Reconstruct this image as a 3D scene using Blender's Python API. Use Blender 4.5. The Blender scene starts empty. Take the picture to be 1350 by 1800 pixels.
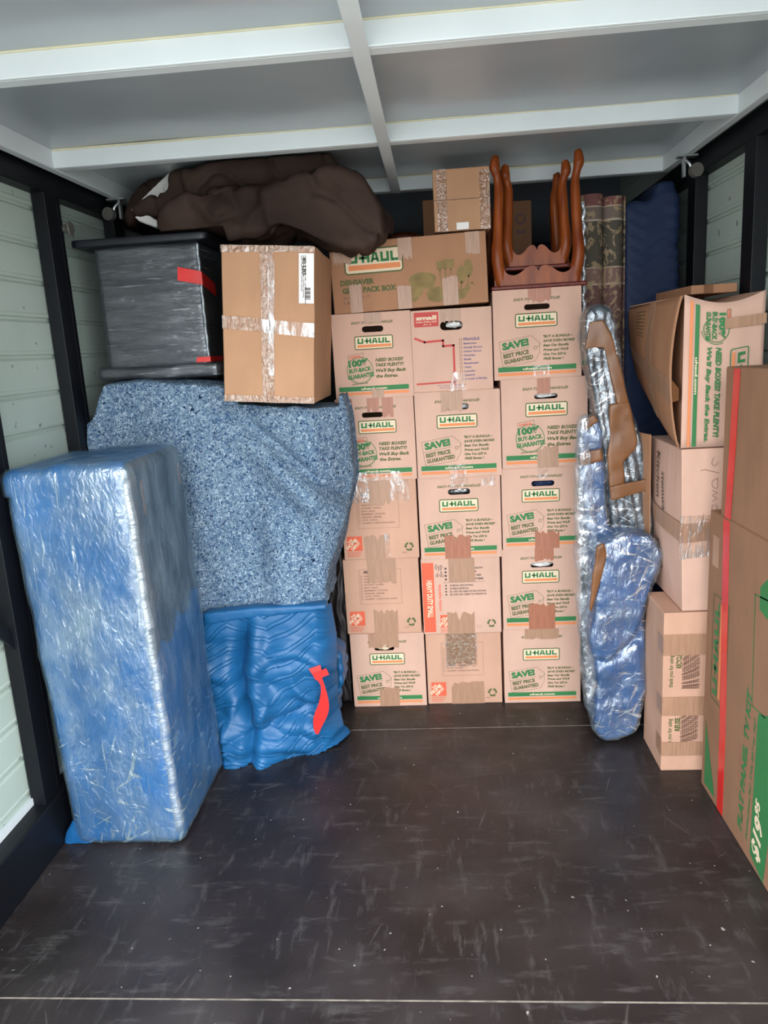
import bpy, bmesh, math, random
from mathutils import Vector, Matrix, noise, geometry
random.seed(7)
S = bpy.context.scene
COL = S.collection
# ---------------------------------------------------------------- camera, sky, exposure
H = 1.475
FPX = 1325.0
YAW, PITCH, ROLL = -0.0783410, 0.2145149, -0.0593033
cy, sy, cp, sp, cr, sr = math.cos(YAW), math.sin(YAW), math.cos(PITCH), math.sin(PITCH), math.cos(ROLL), math.sin(ROLL)
FW = Vector((sy*cp, cy*cp, -sp)); R0 = Vector((cy, -sy, 0)); U0 = R0.cross(FW)
RR = cr*R0 + sr*U0; UU = -sr*R0 + cr*U0
cam_d = bpy.data.cameras.new('camera'); cam = bpy.data.objects.new('camera', cam_d); COL.objects.link(cam)
cam_d.sensor_fit = 'VERTICAL'; cam_d.sensor_height = 36; cam_d.lens = FPX/1800*36
cam_d.clip_start = 0.05
m = Matrix((RR, UU, -FW)).transposed().to_4x4(); m.translation = (0, 0, H)
cam.matrix_world = m
S.camera = cam
S.view_settings.view_transform = 'Standard'; S.view_settings.look = 'None'
S.view_settings.gamma = 1; S.view_settings.use_curve_mapping = False
S.view_settings.exposure = 2.2
w = bpy.data.worlds.new('overcast_sky'); S.world = w; w.use_nodes = True
nt = w.node_tree; bg = nt.nodes['Background']
tc = nt.nodes.new('ShaderNodeTexCoord'); sx = nt.nodes.new('ShaderNodeSeparateXYZ'); rp = nt.nodes.new('ShaderNodeValToRGB')
nt.links.new(tc.outputs['Generated'], sx.inputs[0])
mr = nt.nodes.new('ShaderNodeMapRange'); mr.inputs[1].default_value = -1; mr.inputs[2].default_value = 1
nt.links.new(sx.outputs[2], mr.inputs[0]); nt.links.new(mr.outputs[0], rp.inputs[0])
rp.color_ramp.elements[0].position = 0.47; rp.color_ramp.elements[0].color = (.62, .66, .68, 1)
rp.color_ramp.elements[1].position = 0.62; rp.color_ramp.elements[1].color = (.90, .96, 1.0, 1)
nt.links.new(rp.outputs[0], bg.inputs[0]); bg.inputs[1].default_value = 1.6

# ---------------------------------------------------------------- pixel -> point of the place, on a vertical plane y = Y, x = X or z = Z
def ray(px, py):
    return RR*((px-675)/FPX) + UU*((900-py)/FPX) + FW
def atY(px, py, Y):
    d = ray(px, py); return Vector((0, 0, H)) + d*(Y/d.y)
def atX(px, py, X):
    d = ray(px, py); return Vector((0, 0, H)) + d*(X/d.x)

# ---------------------------------------------------------------- materials
def lin(c):
    return tuple(((v/255)/12.92 if v/255 <= .04045 else ((v/255+.055)/1.055)**2.4) for v in c) + (1,)
def new_mat(name):
    m_ = bpy.data.materials.new(name); m_.use_nodes = True
    return m_, m_.node_tree, m_.node_tree.nodes['Principled BSDF']
def N(nt, t, **kw):
    n = nt.nodes.new(t)
    for k, v in kw.items(): setattr(n, k, v)
    return n
def noise_ramp(nt, scale, c0, c1, p0=.35, p1=.65, detail=4, vec=None, rough=.5):
    tcn = N(nt, 'ShaderNodeTexCoord'); mp = N(nt, 'ShaderNodeMapping')
    nt.links.new(tcn.outputs['Object'], mp.inputs[0])
    if vec: mp.inputs['Scale'].default_value = vec
    nz = N(nt, 'ShaderNodeTexNoise'); nz.inputs['Scale'].default_value = scale; nz.inputs['Detail'].default_value = detail
    nz.inputs['Roughness'].default_value = rough
    nt.links.new(mp.outputs[0], nz.inputs['Vector'])
    r = N(nt, 'ShaderNodeValToRGB'); r.color_ramp.elements[0].position = p0; r.color_ramp.elements[1].position = p1
    r.color_ramp.elements[0].color = c0; r.color_ramp.elements[1].color = c1
    nt.links.new(nz.outputs['Fac'], r.inputs[0])
    return r, nz, mp
def bump(nt, src, bs, strength, dist=.002):
    b = N(nt, 'ShaderNodeBump'); b.inputs['Strength'].default_value = strength; b.inputs['Distance'].default_value = dist
    nt.links.new(src, b.inputs['Height']); nt.links.new(b.outputs[0], bs.inputs['Normal']); return b
def plain(name, c, rough=.6, metal=0, spec=.5, var=.12, vs=6, bmp=0, bs=60, vec=None):
    m_, nt, b = new_mat(name); L = lin(c)
    lo = tuple(v*(1-var) for v in L[:3])+(1,); hi = tuple(min(1, v*(1+var)) for v in L[:3])+(1,)
    r, nz, mp = noise_ramp(nt, vs, lo, hi, vec=vec)
    nt.links.new(r.outputs[0], b.inputs['Base Color'])
    b.inputs['Roughness'].default_value = rough; b.inputs['Metallic'].default_value = metal
    b.inputs['Specular IOR Level'].default_value = spec
    if bmp:
        n2 = N(nt, 'ShaderNodeTexNoise'); n2.inputs['Scale'].default_value = bs; n2.inputs['Detail'].default_value = 5
        nt.links.new(mp.outputs[0], n2.inputs['Vector']); bump(nt, n2.outputs['Fac'], b, bmp)
    return m_
def film(name, tint, lo, hi, scale, vec, p0=.4, p1=.7, gloss=.5, rough=.16, bst=.6, bsc=40, haze=(.78, .84, .9), crease=0, streak=None, czmax=None):
    """clear plastic film: see-through where thin, milky and shiny where it creases"""
    m_, nt, b = new_mat(name); nt.nodes.remove(b); out = nt.nodes['Material Output']
    r, nz, mp = noise_ramp(nt, scale, (lo,)*3+(1,), (hi,)*3+(1,), p0, p1, detail=6, vec=vec, rough=.6)
    tr = N(nt, 'ShaderNodeBsdfTransparent'); tr.inputs[0].default_value = tint+(1,)
    df = N(nt, 'ShaderNodeBsdfDiffuse'); df.inputs[0].default_value = haze+(1,)
    gl = N(nt, 'ShaderNodeBsdfGlossy'); gl.inputs['Roughness'].default_value = rough; gl.inputs[0].default_value = (.95, .97, 1, 1)
    n2 = N(nt, 'ShaderNodeTexNoise'); n2.inputs['Scale'].default_value = bsc; n2.inputs['Detail'].default_value = 4
    n2.inputs['Distortion'].default_value = 1.2
    nt.links.new(mp.outputs[0], n2.inputs['Vector'])
    bp = N(nt, 'ShaderNodeBump'); bp.inputs['Strength'].default_value = bst; bp.inputs['Distance'].default_value = .006
    nt.links.new(n2.outputs['Fac'], bp.inputs['Height']); nt.links.new(bp.outputs[0], gl.inputs['Normal']); nt.links.new(bp.outputs[0], df.inputs['Normal'])
    m1 = N(nt, 'ShaderNodeMixShader'); m1.inputs[0].default_value = gloss
    nt.links.new(df.outputs[0], m1.inputs[1]); nt.links.new(gl.outputs[0], m1.inputs[2])
    m2 = N(nt, 'ShaderNodeMixShader')
    fac = r.outputs[0]
    if crease:
        # short straight crinkle lines running in a few directions
        cur = None
        for q, (ang, st) in enumerate([(.55, 1), (-.45, 1.2), (1.25, .8), (-.1, 1.1)]):
            ma = N(nt, 'ShaderNodeMapping'); ma.inputs['Rotation'].default_value = (0, ang, .3); ma.inputs['Location'].default_value = (q*3.3, q*1.1, q*2.2)
            mb = N(nt, 'ShaderNodeMapping'); mb.inputs['Scale'].default_value = (crease*.30*st, crease*.6, crease*3.0*st)
            nt.links.new(mp.inputs[0].links[0].from_socket, ma.inputs[0]); nt.links.new(ma.outputs[0], mb.inputs[0])
            cn = N(nt, 'ShaderNodeTexNoise'); cn.inputs['Scale'].default_value = 1; cn.inputs['Detail'].default_value = 3
            nt.links.new(mb.outputs[0], cn.inputs['Vector'])
            vr = N(nt, 'ShaderNodeValToRGB'); vr.color_ramp.elements[0].position = .60; vr.color_ramp.elements[1].position = .70
            vr.color_ramp.elements[1].color = (.85, .85, .85, 1)
            nt.links.new(cn.outputs['Fac'], vr.inputs[0])
            if cur is None: cur = vr.outputs[0]
            else:
                mq = N(nt, 'ShaderNodeMath', operation='MAXIMUM'); nt.links.new(cur, mq.inputs[0]); nt.links.new(vr.outputs[0], mq.inputs[1]); cur = mq.outputs[0]
        mm = N(nt, 'ShaderNodeMath', operation='MULTIPLY'); nt.links.new(cur, mm.inputs[0])
        g2 = N(nt, 'ShaderNodeTexNoise'); g2.inputs['Scale'].default_value = 6; nt.links.new(mp.outputs[0], g2.inputs['Vector'])
        gr = N(nt, 'ShaderNodeValToRGB'); gr.color_ramp.elements[0].position = .36; gr.color_ramp.elements[1].position = .5
        nt.links.new(g2.outputs['Fac'], gr.inputs[0]); nt.links.new(gr.outputs[0], mm.inputs[1])
        if czmax:
            tz = N(nt, 'ShaderNodeTexCoord'); sz = N(nt, 'ShaderNodeSeparateXYZ'); nt.links.new(tz.outputs['Object'], sz.inputs[0])
            rz = N(nt, 'ShaderNodeMapRange'); rz.inputs[1].default_value = czmax; rz.inputs[2].default_value = czmax*.6; nt.links.new(sz.outputs[2], rz.inputs[0])
            m4 = N(nt, 'ShaderNodeMath', operation='MULTIPLY'); nt.links.new(mm.outputs[0], m4.inputs[0]); nt.links.new(rz.outputs[0], m4.inputs[1]); mm = m4
        mmx = N(nt, 'ShaderNodeMath', operation='MAXIMUM'); nt.links.new(fac, mmx.inputs[0]); nt.links.new(mm.outputs[0], mmx.inputs[1]); fac = mmx.outputs[0]
    if streak:
        mp3 = N(nt, 'ShaderNodeMapping'); mp3.inputs['Scale'].default_value = streak
        nt.links.new(mp.inputs[0].links[0].from_socket, mp3.inputs[0])
        s3 = N(nt, 'ShaderNodeTexNoise'); s3.inputs['Scale'].default_value = 1; s3.inputs['Detail'].default_value = 3
        nt.links.new(mp3.outputs[0], s3.inputs['Vector'])
        sr_ = N(nt, 'ShaderNodeValToRGB'); sr_.color_ramp.elements[0].position = .6; sr_.color_ramp.elements[1].position = .72; sr_.color_ramp.elements[1].color = (.6, .6, .6, 1)
        nt.links.new(s3.outputs['Fac'], sr_.inputs[0])
        mx3 = N(nt, 'ShaderNodeMath', operation='MAXIMUM'); nt.links.new(fac, mx3.inputs[0]); nt.links.new(sr_.outputs[0], mx3.inputs[1]); fac = mx3.outputs[0]
    nt.links.new(fac, m2.inputs[0]); nt.links.new(tr.outputs[0], m2.inputs[1]); nt.links.new(m1.outputs[0], m2.inputs[2])
    nt.links.new(m2.outputs[0], out.inputs[0])
    return m_
def cardboard(name, c):
    m_, nt, b = new_mat(name); L = lin(c)
    lo = tuple(v*.9 for v in L[:3])+(1,); hi = tuple(min(1, v*1.06) for v in L[:3])+(1,)
    r, nz, mp = noise_ramp(nt, 9, lo, hi, .3, .7, detail=8, vec=(1, 1, .5))
    nt.links.new(r.outputs[0], b.inputs['Base Color']); b.inputs['Roughness'].default_value = .8
    b.inputs['Specular IOR Level'].default_value = .25
    n2 = N(nt, 'ShaderNodeTexNoise'); n2.inputs['Scale'].default_value = 7; n2.inputs['Detail'].default_value = 3
    nt.links.new(mp.outputs[0], n2.inputs['Vector']); bump(nt, n2.outputs['Fac'], b, .5, .012)
    return m_
MAT = {}
MAT['kraft'] = cardboard('kraft_cardboard', (210, 170, 151))
MAT['kraft_orange'] = cardboard('orange_kraft_cardboard', (202, 158, 134))
MAT['kraft_tan'] = cardboard('tan_cardboard', (184, 140, 108))
MAT['kraft_brown'] = cardboard('brown_cardboard', (170, 124, 94))
MAT['kraft_tv'] = cardboard('dull_brown_cardboard', (146, 108, 84))
MAT['green'] = plain('green_ink', (50, 118, 66), .7, var=.06)
MAT['olive'] = plain('olive_ink', (82, 92, 48), .7, var=.06)
MAT['orange'] = plain('orange_ink', (226, 136, 84), .7, var=.05)
MAT['redorange'] = plain('red_orange_ink', (222, 96, 66), .7, var=.05)
MAT['red'] = plain('red_ink', (196, 72, 66), .7, var=.05)
MAT['blue_ink'] = plain('violet_ink', (104, 88, 128), .7, var=.05)
MAT['cream'] = plain('cream_ink', (228, 206, 176), .7, var=.03)
MAT['black'] = plain('black_ink', (70, 58, 52), .7, var=.05)
MAT['brown_ink'] = plain('brown_ink', (128, 92, 76), .7, var=.05)
MAT['pot_green'] = plain('faded_green_ink', (138, 116, 72), .8, var=.2, vs=20)
MAT['white'] = plain('white_paper', (235, 232, 228), .5, var=.03)
MAT['tape_tan'] = plain('tan_packing_tape', (170, 130, 104), .38, var=.1, vs=25, vec=(6, 1, .4), bmp=.25, bs=20)
MAT['tape_red'] = plain('reddish_packing_tape', (166, 104, 78), .4, var=.12, vs=25, vec=(6, 1, .4), bmp=.25, bs=20)
MAT['tape_brown'] = plain('brown_packing_tape', (118, 76, 44), .35, var=.14, vs=15, bmp=.6, bs=22)
MAT['tape_clear'] = film('clear_packing_tape', (.96, .94, .92), .05, .55, 40, (1, 1, .35), .45, .72, gloss=.6, rough=.2, bst=1, bsc=60, haze=(.7, .66, .62))
MAT['tape_sheen'] = film('glossy_packing_tape', (.93, .82, .72), .22, .42, 30, (1, 1, .6), .4, .7, gloss=.3, rough=.15, bst=1, bsc=70, haze=(.5, .33, .2))
MAT['red_tape'] = plain('red_tape', (214, 44, 40), .25, var=.1, bmp=.3, bs=20)
MAT['steel'] = plain('black_steel', (10, 12, 18), .5, spec=.3, var=.2, vs=5, bmp=.1, bs=30)
MAT['galv'] = plain('zinc_hardware', (170, 172, 172), .35, metal=.8, var=.1)
MAT['rubber'] = plain('grey_rubber', (92, 88, 84), .6)
MAT['white_trim'] = plain('white_door_trim', (216, 222, 224), .35, var=.04, vs=3)
MAT['sealant'] = plain('cream_sealant', (214, 208, 176), .5)
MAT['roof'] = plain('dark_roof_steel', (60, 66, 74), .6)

def wall_mat():
    m_, nt, b = new_mat('pale_green_white_panel')
    r, nz, mp = noise_ramp(nt, 1.6, lin((168, 182, 172)), lin((190, 202, 192)), .3, .7, detail=5)
    r2, nz2, mp2 = noise_ramp(nt, 26, (0, 0, 0, 1), (1, 1, 1, 1), .70, .745, detail=2)
    mx = N(nt, 'ShaderNodeMixRGB'); mx.inputs[2].default_value = lin((120, 128, 122))
    nt.links.new(r2.outputs[0], mx.inputs[0]); nt.links.new(r.outputs[0], mx.inputs[1])
    nt.links.new(mx.outputs[0], b.inputs['Base Color']); b.inputs['Roughness'].default_value = .42
    return m_
MAT['wall'] = wall_mat()
def door_mat():
    m_, nt, b = new_mat('satin_door_sheet')
    r, nz, mp = noise_ramp(nt, 1.2, lin((160, 168, 175)), lin((184, 189, 192)), .3, .7, detail=4)
    r2, nz2, mp2 = noise_ramp(nt, 5, (0, 0, 0, 1), (1, 1, 1, 1), .74, .77, detail=6)
    mx = N(nt, 'ShaderNodeMixRGB'); mx.inputs[2].default_value = lin((128, 122, 108))
    nt.links.new(r2.outputs[0], mx.inputs[0]); nt.links.new(r.outputs[0], mx.inputs[1])
    nt.links.new(mx.outputs[0], b.inputs['Base Color']); b.inputs['Roughness'].default_value = .27; b.inputs['Metallic'].default_value = .15
    n2 = N(nt, 'ShaderNodeTexNoise'); n2.inputs['Scale'].default_value = 1.7; n2.inputs['Detail'].default_value = 2
    nt.links.new(mp.outputs[0], n2.inputs['Vector']); bump(nt, n2.outputs['Fac'], b, .6, .03)
    return m_
MAT['door'] = door_mat()
def floor_mat():
    m_, nt, b = new_mat('dark_phenolic_plywood')
    r, nz, mp = noise_ramp(nt, 3.5, lin((27, 22, 22)), lin((42, 35, 35)), .3, .7, detail=9)
    # long scuffs and scratches running in several directions
    prev = r.outputs[0]
    for k, (ang, sc, p, c, f) in enumerate([(0.35, (40, 2.2, 1), .70, (86, 80, 78), .55), (-.5, (36, 2.6, 1), .72, (84, 76, 72), .5), (1.45, (30, 1.8, 1), .71, (80, 76, 76), .5), (1.0, (60, 3.5, 1), .735, (110, 104, 98), .6)]):
        tcn = N(nt, 'ShaderNodeTexCoord'); mp1 = N(nt, 'ShaderNodeMapping'); mp1.inputs['Rotation'].default_value = (0, 0, ang)
        mp1.inputs['Location'].default_value = (k*3.1, k*1.7, 0)
        mp2 = N(nt, 'ShaderNodeMapping'); mp2.inputs['Scale'].default_value = sc
        nt.links.new(tcn.outputs['Object'], mp1.inputs[0]); nt.links.new(mp1.outputs[0], mp2.inputs[0])
        nn = N(nt, 'ShaderNodeTexNoise'); nn.inputs['Scale'].default_value = 1.4; nn.inputs['Detail'].default_value = 3
        nt.links.new(mp2.outputs[0], nn.inputs['Vector'])
        rr = N(nt, 'ShaderNodeValToRGB'); rr.color_ramp.elements[0].position = p-.02; rr.color_ramp.elements[1].position = p+.05
        rr.color_ramp.elements[1].color = (f, f, f, 1)
        nt.links.new(nn.outputs['Fac'], rr.inputs[0])
        mx = N(nt, 'ShaderNodeMixRGB'); mx.inputs[2].default_value = lin(c)
        nt.links.new(rr.outputs[0], mx.inputs[0]); nt.links.new(prev, mx.inputs[1]); prev = mx.outputs[0]
    for k, (sc, p, f, c) in enumerate([((6, 22, 1), .55, .34, (88, 84, 84)), ((26, 6, 1), .56, .32, (92, 88, 88)), ((90, 3, 1), .66, .55, (120, 114, 108)), ((2.5, 90, 1), .67, .5, (112, 106, 102))]):
        tcn = N(nt, 'ShaderNodeTexCoord'); mp2 = N(nt, 'ShaderNodeMapping'); mp2.inputs['Scale'].default_value = sc; mp2.inputs['Location'].default_value = (k*5.3, k*2.7, 0)
        mp2.inputs['Rotation'].default_value = (0, 0, .03*(k-1))
        nt.links.new(tcn.outputs['Object'], mp2.inputs[0])
        nn = N(nt, 'ShaderNodeTexNoise'); nn.inputs['Scale'].default_value = 1; nn.inputs['Detail'].default_value = 5; nn.inputs['Roughness'].default_value = .7
        nt.links.new(mp2.outputs[0], nn.inputs['Vector'])
        rr = N(nt, 'ShaderNodeValToRGB'); rr.color_ramp.elements[0].position = p; rr.color_ramp.elements[1].position = p+.12; rr.color_ramp.elements[1].color = (f, f, f, 1)
        nt.links.new(nn.outputs['Fac'], rr.inputs[0])
        mx = N(nt, 'ShaderNodeMixRGB'); mx.inputs[2].default_value = lin(c)
        nt.links.new(rr.outputs[0], mx.inputs[0]); nt.links.new(prev, mx.inputs[1]); prev = mx.outputs[0]
    # dusty patches and white paint specks
    for sc, p, q, c, f in [(2.6, .48, .8, (70, 64, 64), .6), (60, .765, .785, (150, 145, 138), .9)]:
        r3, nz3, mp3 = noise_ramp(nt, sc, (0, 0, 0, 1), (f, f, f, 1), p, q, detail=3 if sc < 10 else 1)
        mx = N(nt, 'ShaderNodeMixRGB'); mx.inputs[2].default_value = lin(c)
        nt.links.new(r3.outputs[0], mx.inputs[0]); nt.links.new(prev, mx.inputs[1]); prev = mx.outputs[0]
    nt.links.new(prev, b.inputs['Base Color'])
    rg, nzg, _ = noise_ramp(nt, 5, (.3, .3, .3, 1), (.55, .55, .55, 1), .3, .7, detail=6)
    nt.links.new(rg.outputs[0], b.inputs['Roughness'])
    wv = N(nt, 'ShaderNodeTexVoronoi'); wv.inputs['Scale'].default_value = 330
    nt.links.new(mp.outputs[0], wv.inputs['Vector']); bump(nt, wv.outputs['Distance'], b, .25, .0008)
    return m_
MAT['floor'] = floor_mat()
def wood_mat(name, c0, c1, rough=.36):
    m_, nt, b = new_mat(name)
    r, nz, mp = noise_ramp(nt, 14, lin(c0), lin(c1), .3, .7, detail=6, vec=(3, 3, .5))
    nt.links.new(r.outputs[0], b.inputs['Base Color']); b.inputs['Roughness'].default_value = rough
    b.inputs['Coat Weight'].default_value = .12; b.inputs['Coat Roughness'].default_value = .2; b.inputs['Specular IOR Level'].default_value = .2
    return m_
MAT['cherry'] = wood_mat('cherry_wood', (112, 46, 16), (152, 76, 30))
MAT['cherry_dark'] = wood_mat('dark_cherry_wood', (84, 28, 22), (110, 42, 30))
def felt_mat():
    m_, nt, b = new_mat('speckled_grey_blue_felt')
    r, nz, mp = noise_ramp(nt, 5, lin((94, 116, 138)), lin((116, 138, 156)), .3, .7, detail=3)
    prev = r.outputs[0]
    for sc, p, q, c, loc in [(70, .52, .60, (62, 88, 122), 0), (80, .54, .66, (160, 176, 190), 4), (130, .57, .64, (36, 54, 84), 8), (110, .62, .68, (176, 194, 208), 15), (60, .64, .70, (24, 38, 62), 22)]:
        tcn = N(nt, 'ShaderNodeTexCoord'); mp1 = N(nt, 'ShaderNodeMapping'); mp1.inputs['Location'].default_value = (loc, loc, loc)
        nt.links.new(tcn.outputs['Object'], mp1.inputs[0])
        nn = N(nt, 'ShaderNodeTexNoise'); nn.inputs['Scale'].default_value = sc; nn.inputs['Detail'].default_value = 2; nn.inputs['Distortion'].default_value = 1.5
        nt.links.new(mp1.outputs[0], nn.inputs['Vector'])
        rr = N(nt, 'ShaderNodeValToRGB'); rr.color_ramp.elements[0].position = p; rr.color_ramp.elements[1].position = q
        nt.links.new(nn.outputs['Fac'], rr.inputs[0])
        mx = N(nt, 'ShaderNodeMixRGB'); mx.inputs[2].default_value = lin(c)
        nt.links.new(rr.outputs[0], mx.inputs[0]); nt.links.new(prev, mx.inputs[1]); prev = mx.outputs[0]
    nt.links.new(prev, b.inputs['Base Color']); b.inputs['Roughness'].default_value = .95; b.inputs['Specular IOR Level'].default_value = .1
    n2 = N(nt, 'ShaderNodeTexNoise'); n2.inputs['Scale'].default_value = 140
    nt.links.new(mp.outputs[0], n2.inputs['Vector']); bump(nt, n2.outputs['Fac'], b, .7, .004)
    return m_
MAT['felt'] = felt_mat()
MAT['quilt'] = plain('blue_quilted_cloth', (26, 92, 142), .42, var=.12, vs=3, bmp=.35, bs=150)
MAT['blue_cloth'] = plain('blue_blanket_cloth', (14, 84, 138), .5, var=.25, vs=3.5, vec=(1.6, 1, .5), bmp=.3, bs=60)
MAT['blue_dark'] = plain('dark_blue_blanket_cloth', (12, 34, 70), .7, var=.12, vs=5, bmp=.5, bs=35)
MAT['blue_mottled'] = plain('mottled_blue_blanket_cloth', (14, 76, 132), .5, var=.3, vs=6, bmp=.6, bs=30)
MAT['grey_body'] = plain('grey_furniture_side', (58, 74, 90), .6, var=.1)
MAT['plush'] = plain('dark_brown_plush', (60, 46, 40), .75, spec=.15, var=.3, vs=4, bmp=.3, bs=25)
MAT['satin'] = plain('dark_brown_satin', (34, 28, 28), .35, var=.2, vs=6, bmp=.4, bs=20)
MAT['charcoal'] = plain('charcoal_fabric', (32, 34, 40), .5, var=.25, vs=3, bmp=.3, bs=30)
MAT['dark_board'] = plain('black_board', (22, 24, 32), .4, var=.15)
MAT['chrome'] = plain('dark_metal_poles', (38, 46, 58), .25, metal=.6, var=.5, vs=6, vec=(8, 8, .5))
MAT['film_block'] = film('stretch_film_upright', (.93, .96, .98), .10, .46, 5, (2.2, 2.2, 1.1), .38, .72, gloss=.62, rough=.16, bst=.9, bsc=22, haze=(.42, .60, .70), streak=(110, 110, 4), crease=22, czmax=.5)
MAT['film_highlight'] = film('film_edge_highlight', (.93, .96, .98), .10, .62, 14, (1, 1, 4), .3, .66, gloss=.45, rough=.2, bst=.5, bsc=30, haze=(.62, .70, .76))  # pale colour for the corner tubes, edge highlight painted in
MAT['film_dark'] = film('stretch_film_on_charcoal', (.9, .93, .95), .06, .26, 5, (.8, 1, 5), .35, .75, gloss=.6, rough=.22, bst=.8, bsc=20, haze=(.5, .53, .56), streak=(6, 6, 110))
MAT['film_crinkle'] = film('crinkled_stretch_film', (.93, .96, .98), .12, .36, 9, (1.3, 1, .7), .42, .7, gloss=.62, rough=.13, bst=1, bsc=34, crease=26, haze=(.6, .68, .74))
MAT['film_edge'] = film('bunched_plastic_edge', (.9, .92, .94), .45, .95, 60, (1, 1, 1), .4, .6, gloss=.5, rough=.2, bst=1, bsc=50)

# ---------------------------------------------------------------- helpers
def setp(o, label=None, cat=None, group=None, kind=None):
    if label: o['label'] = label
    if cat: o['category'] = cat
    if group: o['group'] = group
    if kind: o['kind'] = kind
    return o
def thing(name, label, cat, loc=(0, 0, 0), group=None, rot=(0, 0, 0)):
    o = bpy.data.objects.new(name, None); COL.objects.link(o); o.location = loc; o.rotation_euler = rot
    o.empty_display_size = .05
    return setp(o, label, cat, group)
def part(name, me, mats, parent=None, loc=(0, 0, 0), rot=(0, 0, 0), smooth=False, label=None):
    o = bpy.data.objects.new(name, me); COL.objects.link(o)
    if mats is not None:
        me.materials.clear()
        for k in (mats if isinstance(mats, (list, tuple)) else [mats]): me.materials.append(MAT[k])
    o.parent = parent; o.location = loc; o.rotation_euler = rot
    if smooth:
        for p in me.polygons: p.use_smooth = True
    if label: o['label'] = label
    return o
def mesh(vs, fs, name='m'):
    me = bpy.data.meshes.new(name); me.from_pydata([tuple(v) for v in vs], [], fs); me.update(); return me
def bm_mesh(bm):
    bmesh.ops.recalc_face_normals(bm, faces=bm.faces)
    me = bpy.data.meshes.new('m'); bm.to_mesh(me); bm.free(); return me
def add_box(bm, a, b, bev=0, seg=2):
    a = Vector(a); b = Vector(b)
    r = bmesh.ops.create_cube(bm, size=1)
    for v in r['verts']:
        v.co = Vector(((a.x+b.x)/2+v.co.x*(b.x-a.x), (a.y+b.y)/2+v.co.y*(b.y-a.y), (a.z+b.z)/2+v.co.z*(b.z-a.z)))
    if bev:
        es = list({e for v in r['verts'] for e in v.link_edges})
        bmesh.ops.bevel(bm, geom=es, offset=bev, segments=seg, affect='EDGES', profile=.5)
    return bm
def boxes(*bs, bev=0):
    bm = bmesh.new()
    for a, b in bs: add_box(bm, a, b, bev)
    return bm_mesh(bm)
def struct(name, me, mats, **kw):
    o = part(name, me, mats, **kw); o['kind'] = 'structure'; return o
def eval_mesh(me, mods):
    o = bpy.data.objects.new('tmp', me); COL.objects.link(o)
    for t, kw in mods:
        md = o.modifiers.new(t, t)
        for k, v in kw.items(): setattr(md, k, v)
    dg = bpy.context.evaluated_depsgraph_get(); dg.update()
    r = bpy.data.meshes.new_from_object(o.evaluated_get(dg)); bpy.data.objects.remove(o); return r
def fold(me, f):
    """move every vertex along its normal by f(co)"""
    ns = [v.normal.copy() for v in me.vertices]
    for v, n in zip(me.vertices, ns): v.co += n*f(v.co)
    me.update(); return me
def fr(p, s, o=3): return noise.fractal(Vector(p)*s, 1.0, 2.1, o)
def prisms(lst, vox=.012, sm=8, disp=None):
    """join prisms (outline points, front y, back y) into one soft body"""
    bm = bmesh.new()
    for pts, y0, y1 in lst:
        n = len(pts)
        f = [bm.verts.new((p[0], y0(p) if callable(y0) else y0, p[1])) for p in pts]
        bk = [bm.verts.new((p[0], y1, p[1])) for p in pts]
        bm.faces.new(f); bm.faces.new(bk[::-1])
        for i in range(n): bm.faces.new((f[i], bk[i], bk[(i+1) % n], f[(i+1) % n]))
    me = bm_mesh(bm)
    me = eval_mesh(me, [('REMESH', dict(mode='VOXEL', voxel_size=vox, use_smooth_shade=True)), ('SMOOTH', dict(factor=.6, iterations=sm))])
    if disp: fold(me, disp)
    return me
def pxo(pts, Y): return [(atY(x, y, Y).x, atY(x, y, Y).z) for x, y in pts]
def softbox(a, b, r, n=(24, 24, 60)):
    bm = bmesh.new(); a = Vector(a); b = Vector(b); c = (a+b)/2; h = (b-a)/2
    def face(ax, s, nu, nv):
        u, v = (ax+1) % 3, (ax+2) % 3; g = []
        for i in range(nu+1):
            row = []
            for j in range(nv+1):
                p = [0, 0, 0]; p[ax] = s*h[ax]; p[u] = (2*i/nu-1)*h[u]; p[v] = (2*j/nv-1)*h[v]
                q = Vector([max(-h[k]+r, min(h[k]-r, p[k])) for k in range(3)]); d = Vector(p)-q
                if d.length > 1e-9: q = q + d.normalized()*r
                row.append(bm.verts.new(c+q))
            g.append(row)
        for i in range(nu):
            for j in range(nv): bm.faces.new((g[i][j], g[i+1][j], g[i+1][j+1], g[i][j+1]))
    for ax in range(3):
        for s in (-1, 1): face(ax, s, n[(ax+1) % 3], n[(ax+2) % 3])
    bmesh.ops.remove_doubles(bm, verts=bm.verts, dist=1e-4)
    return bm_mesh(bm)
def tube(bm, pts, rad, seg=10, flat=1.0, cap=True):
    pts = [Vector(p) for p in pts]; rings = []
    for i, p in enumerate(pts):
        t = (pts[min(i+1, len(pts)-1)]-pts[max(i-1, 0)]).normalized()
        a = t.cross(Vector((0, 1, 0)));
        if a.length < .1: a = t.cross(Vector((1, 0, 0)))
        a.normalize(); b = t.cross(a); r = rad[i] if isinstance(rad, (list, tuple)) else rad
        rings.append([bm.verts.new(p+a*math.cos(k*2*math.pi/seg)*r+b*math.sin(k*2*math.pi/seg)*r*flat) for k in range(seg)])
    for i in range(len(rings)-1):
        for k in range(seg): bm.faces.new((rings[i][k], rings[i][(k+1) % seg], rings[i+1][(k+1) % seg], rings[i+1][k]))
    if cap: bm.faces.new(rings[0][::-1]); bm.faces.new(rings[-1])
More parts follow.
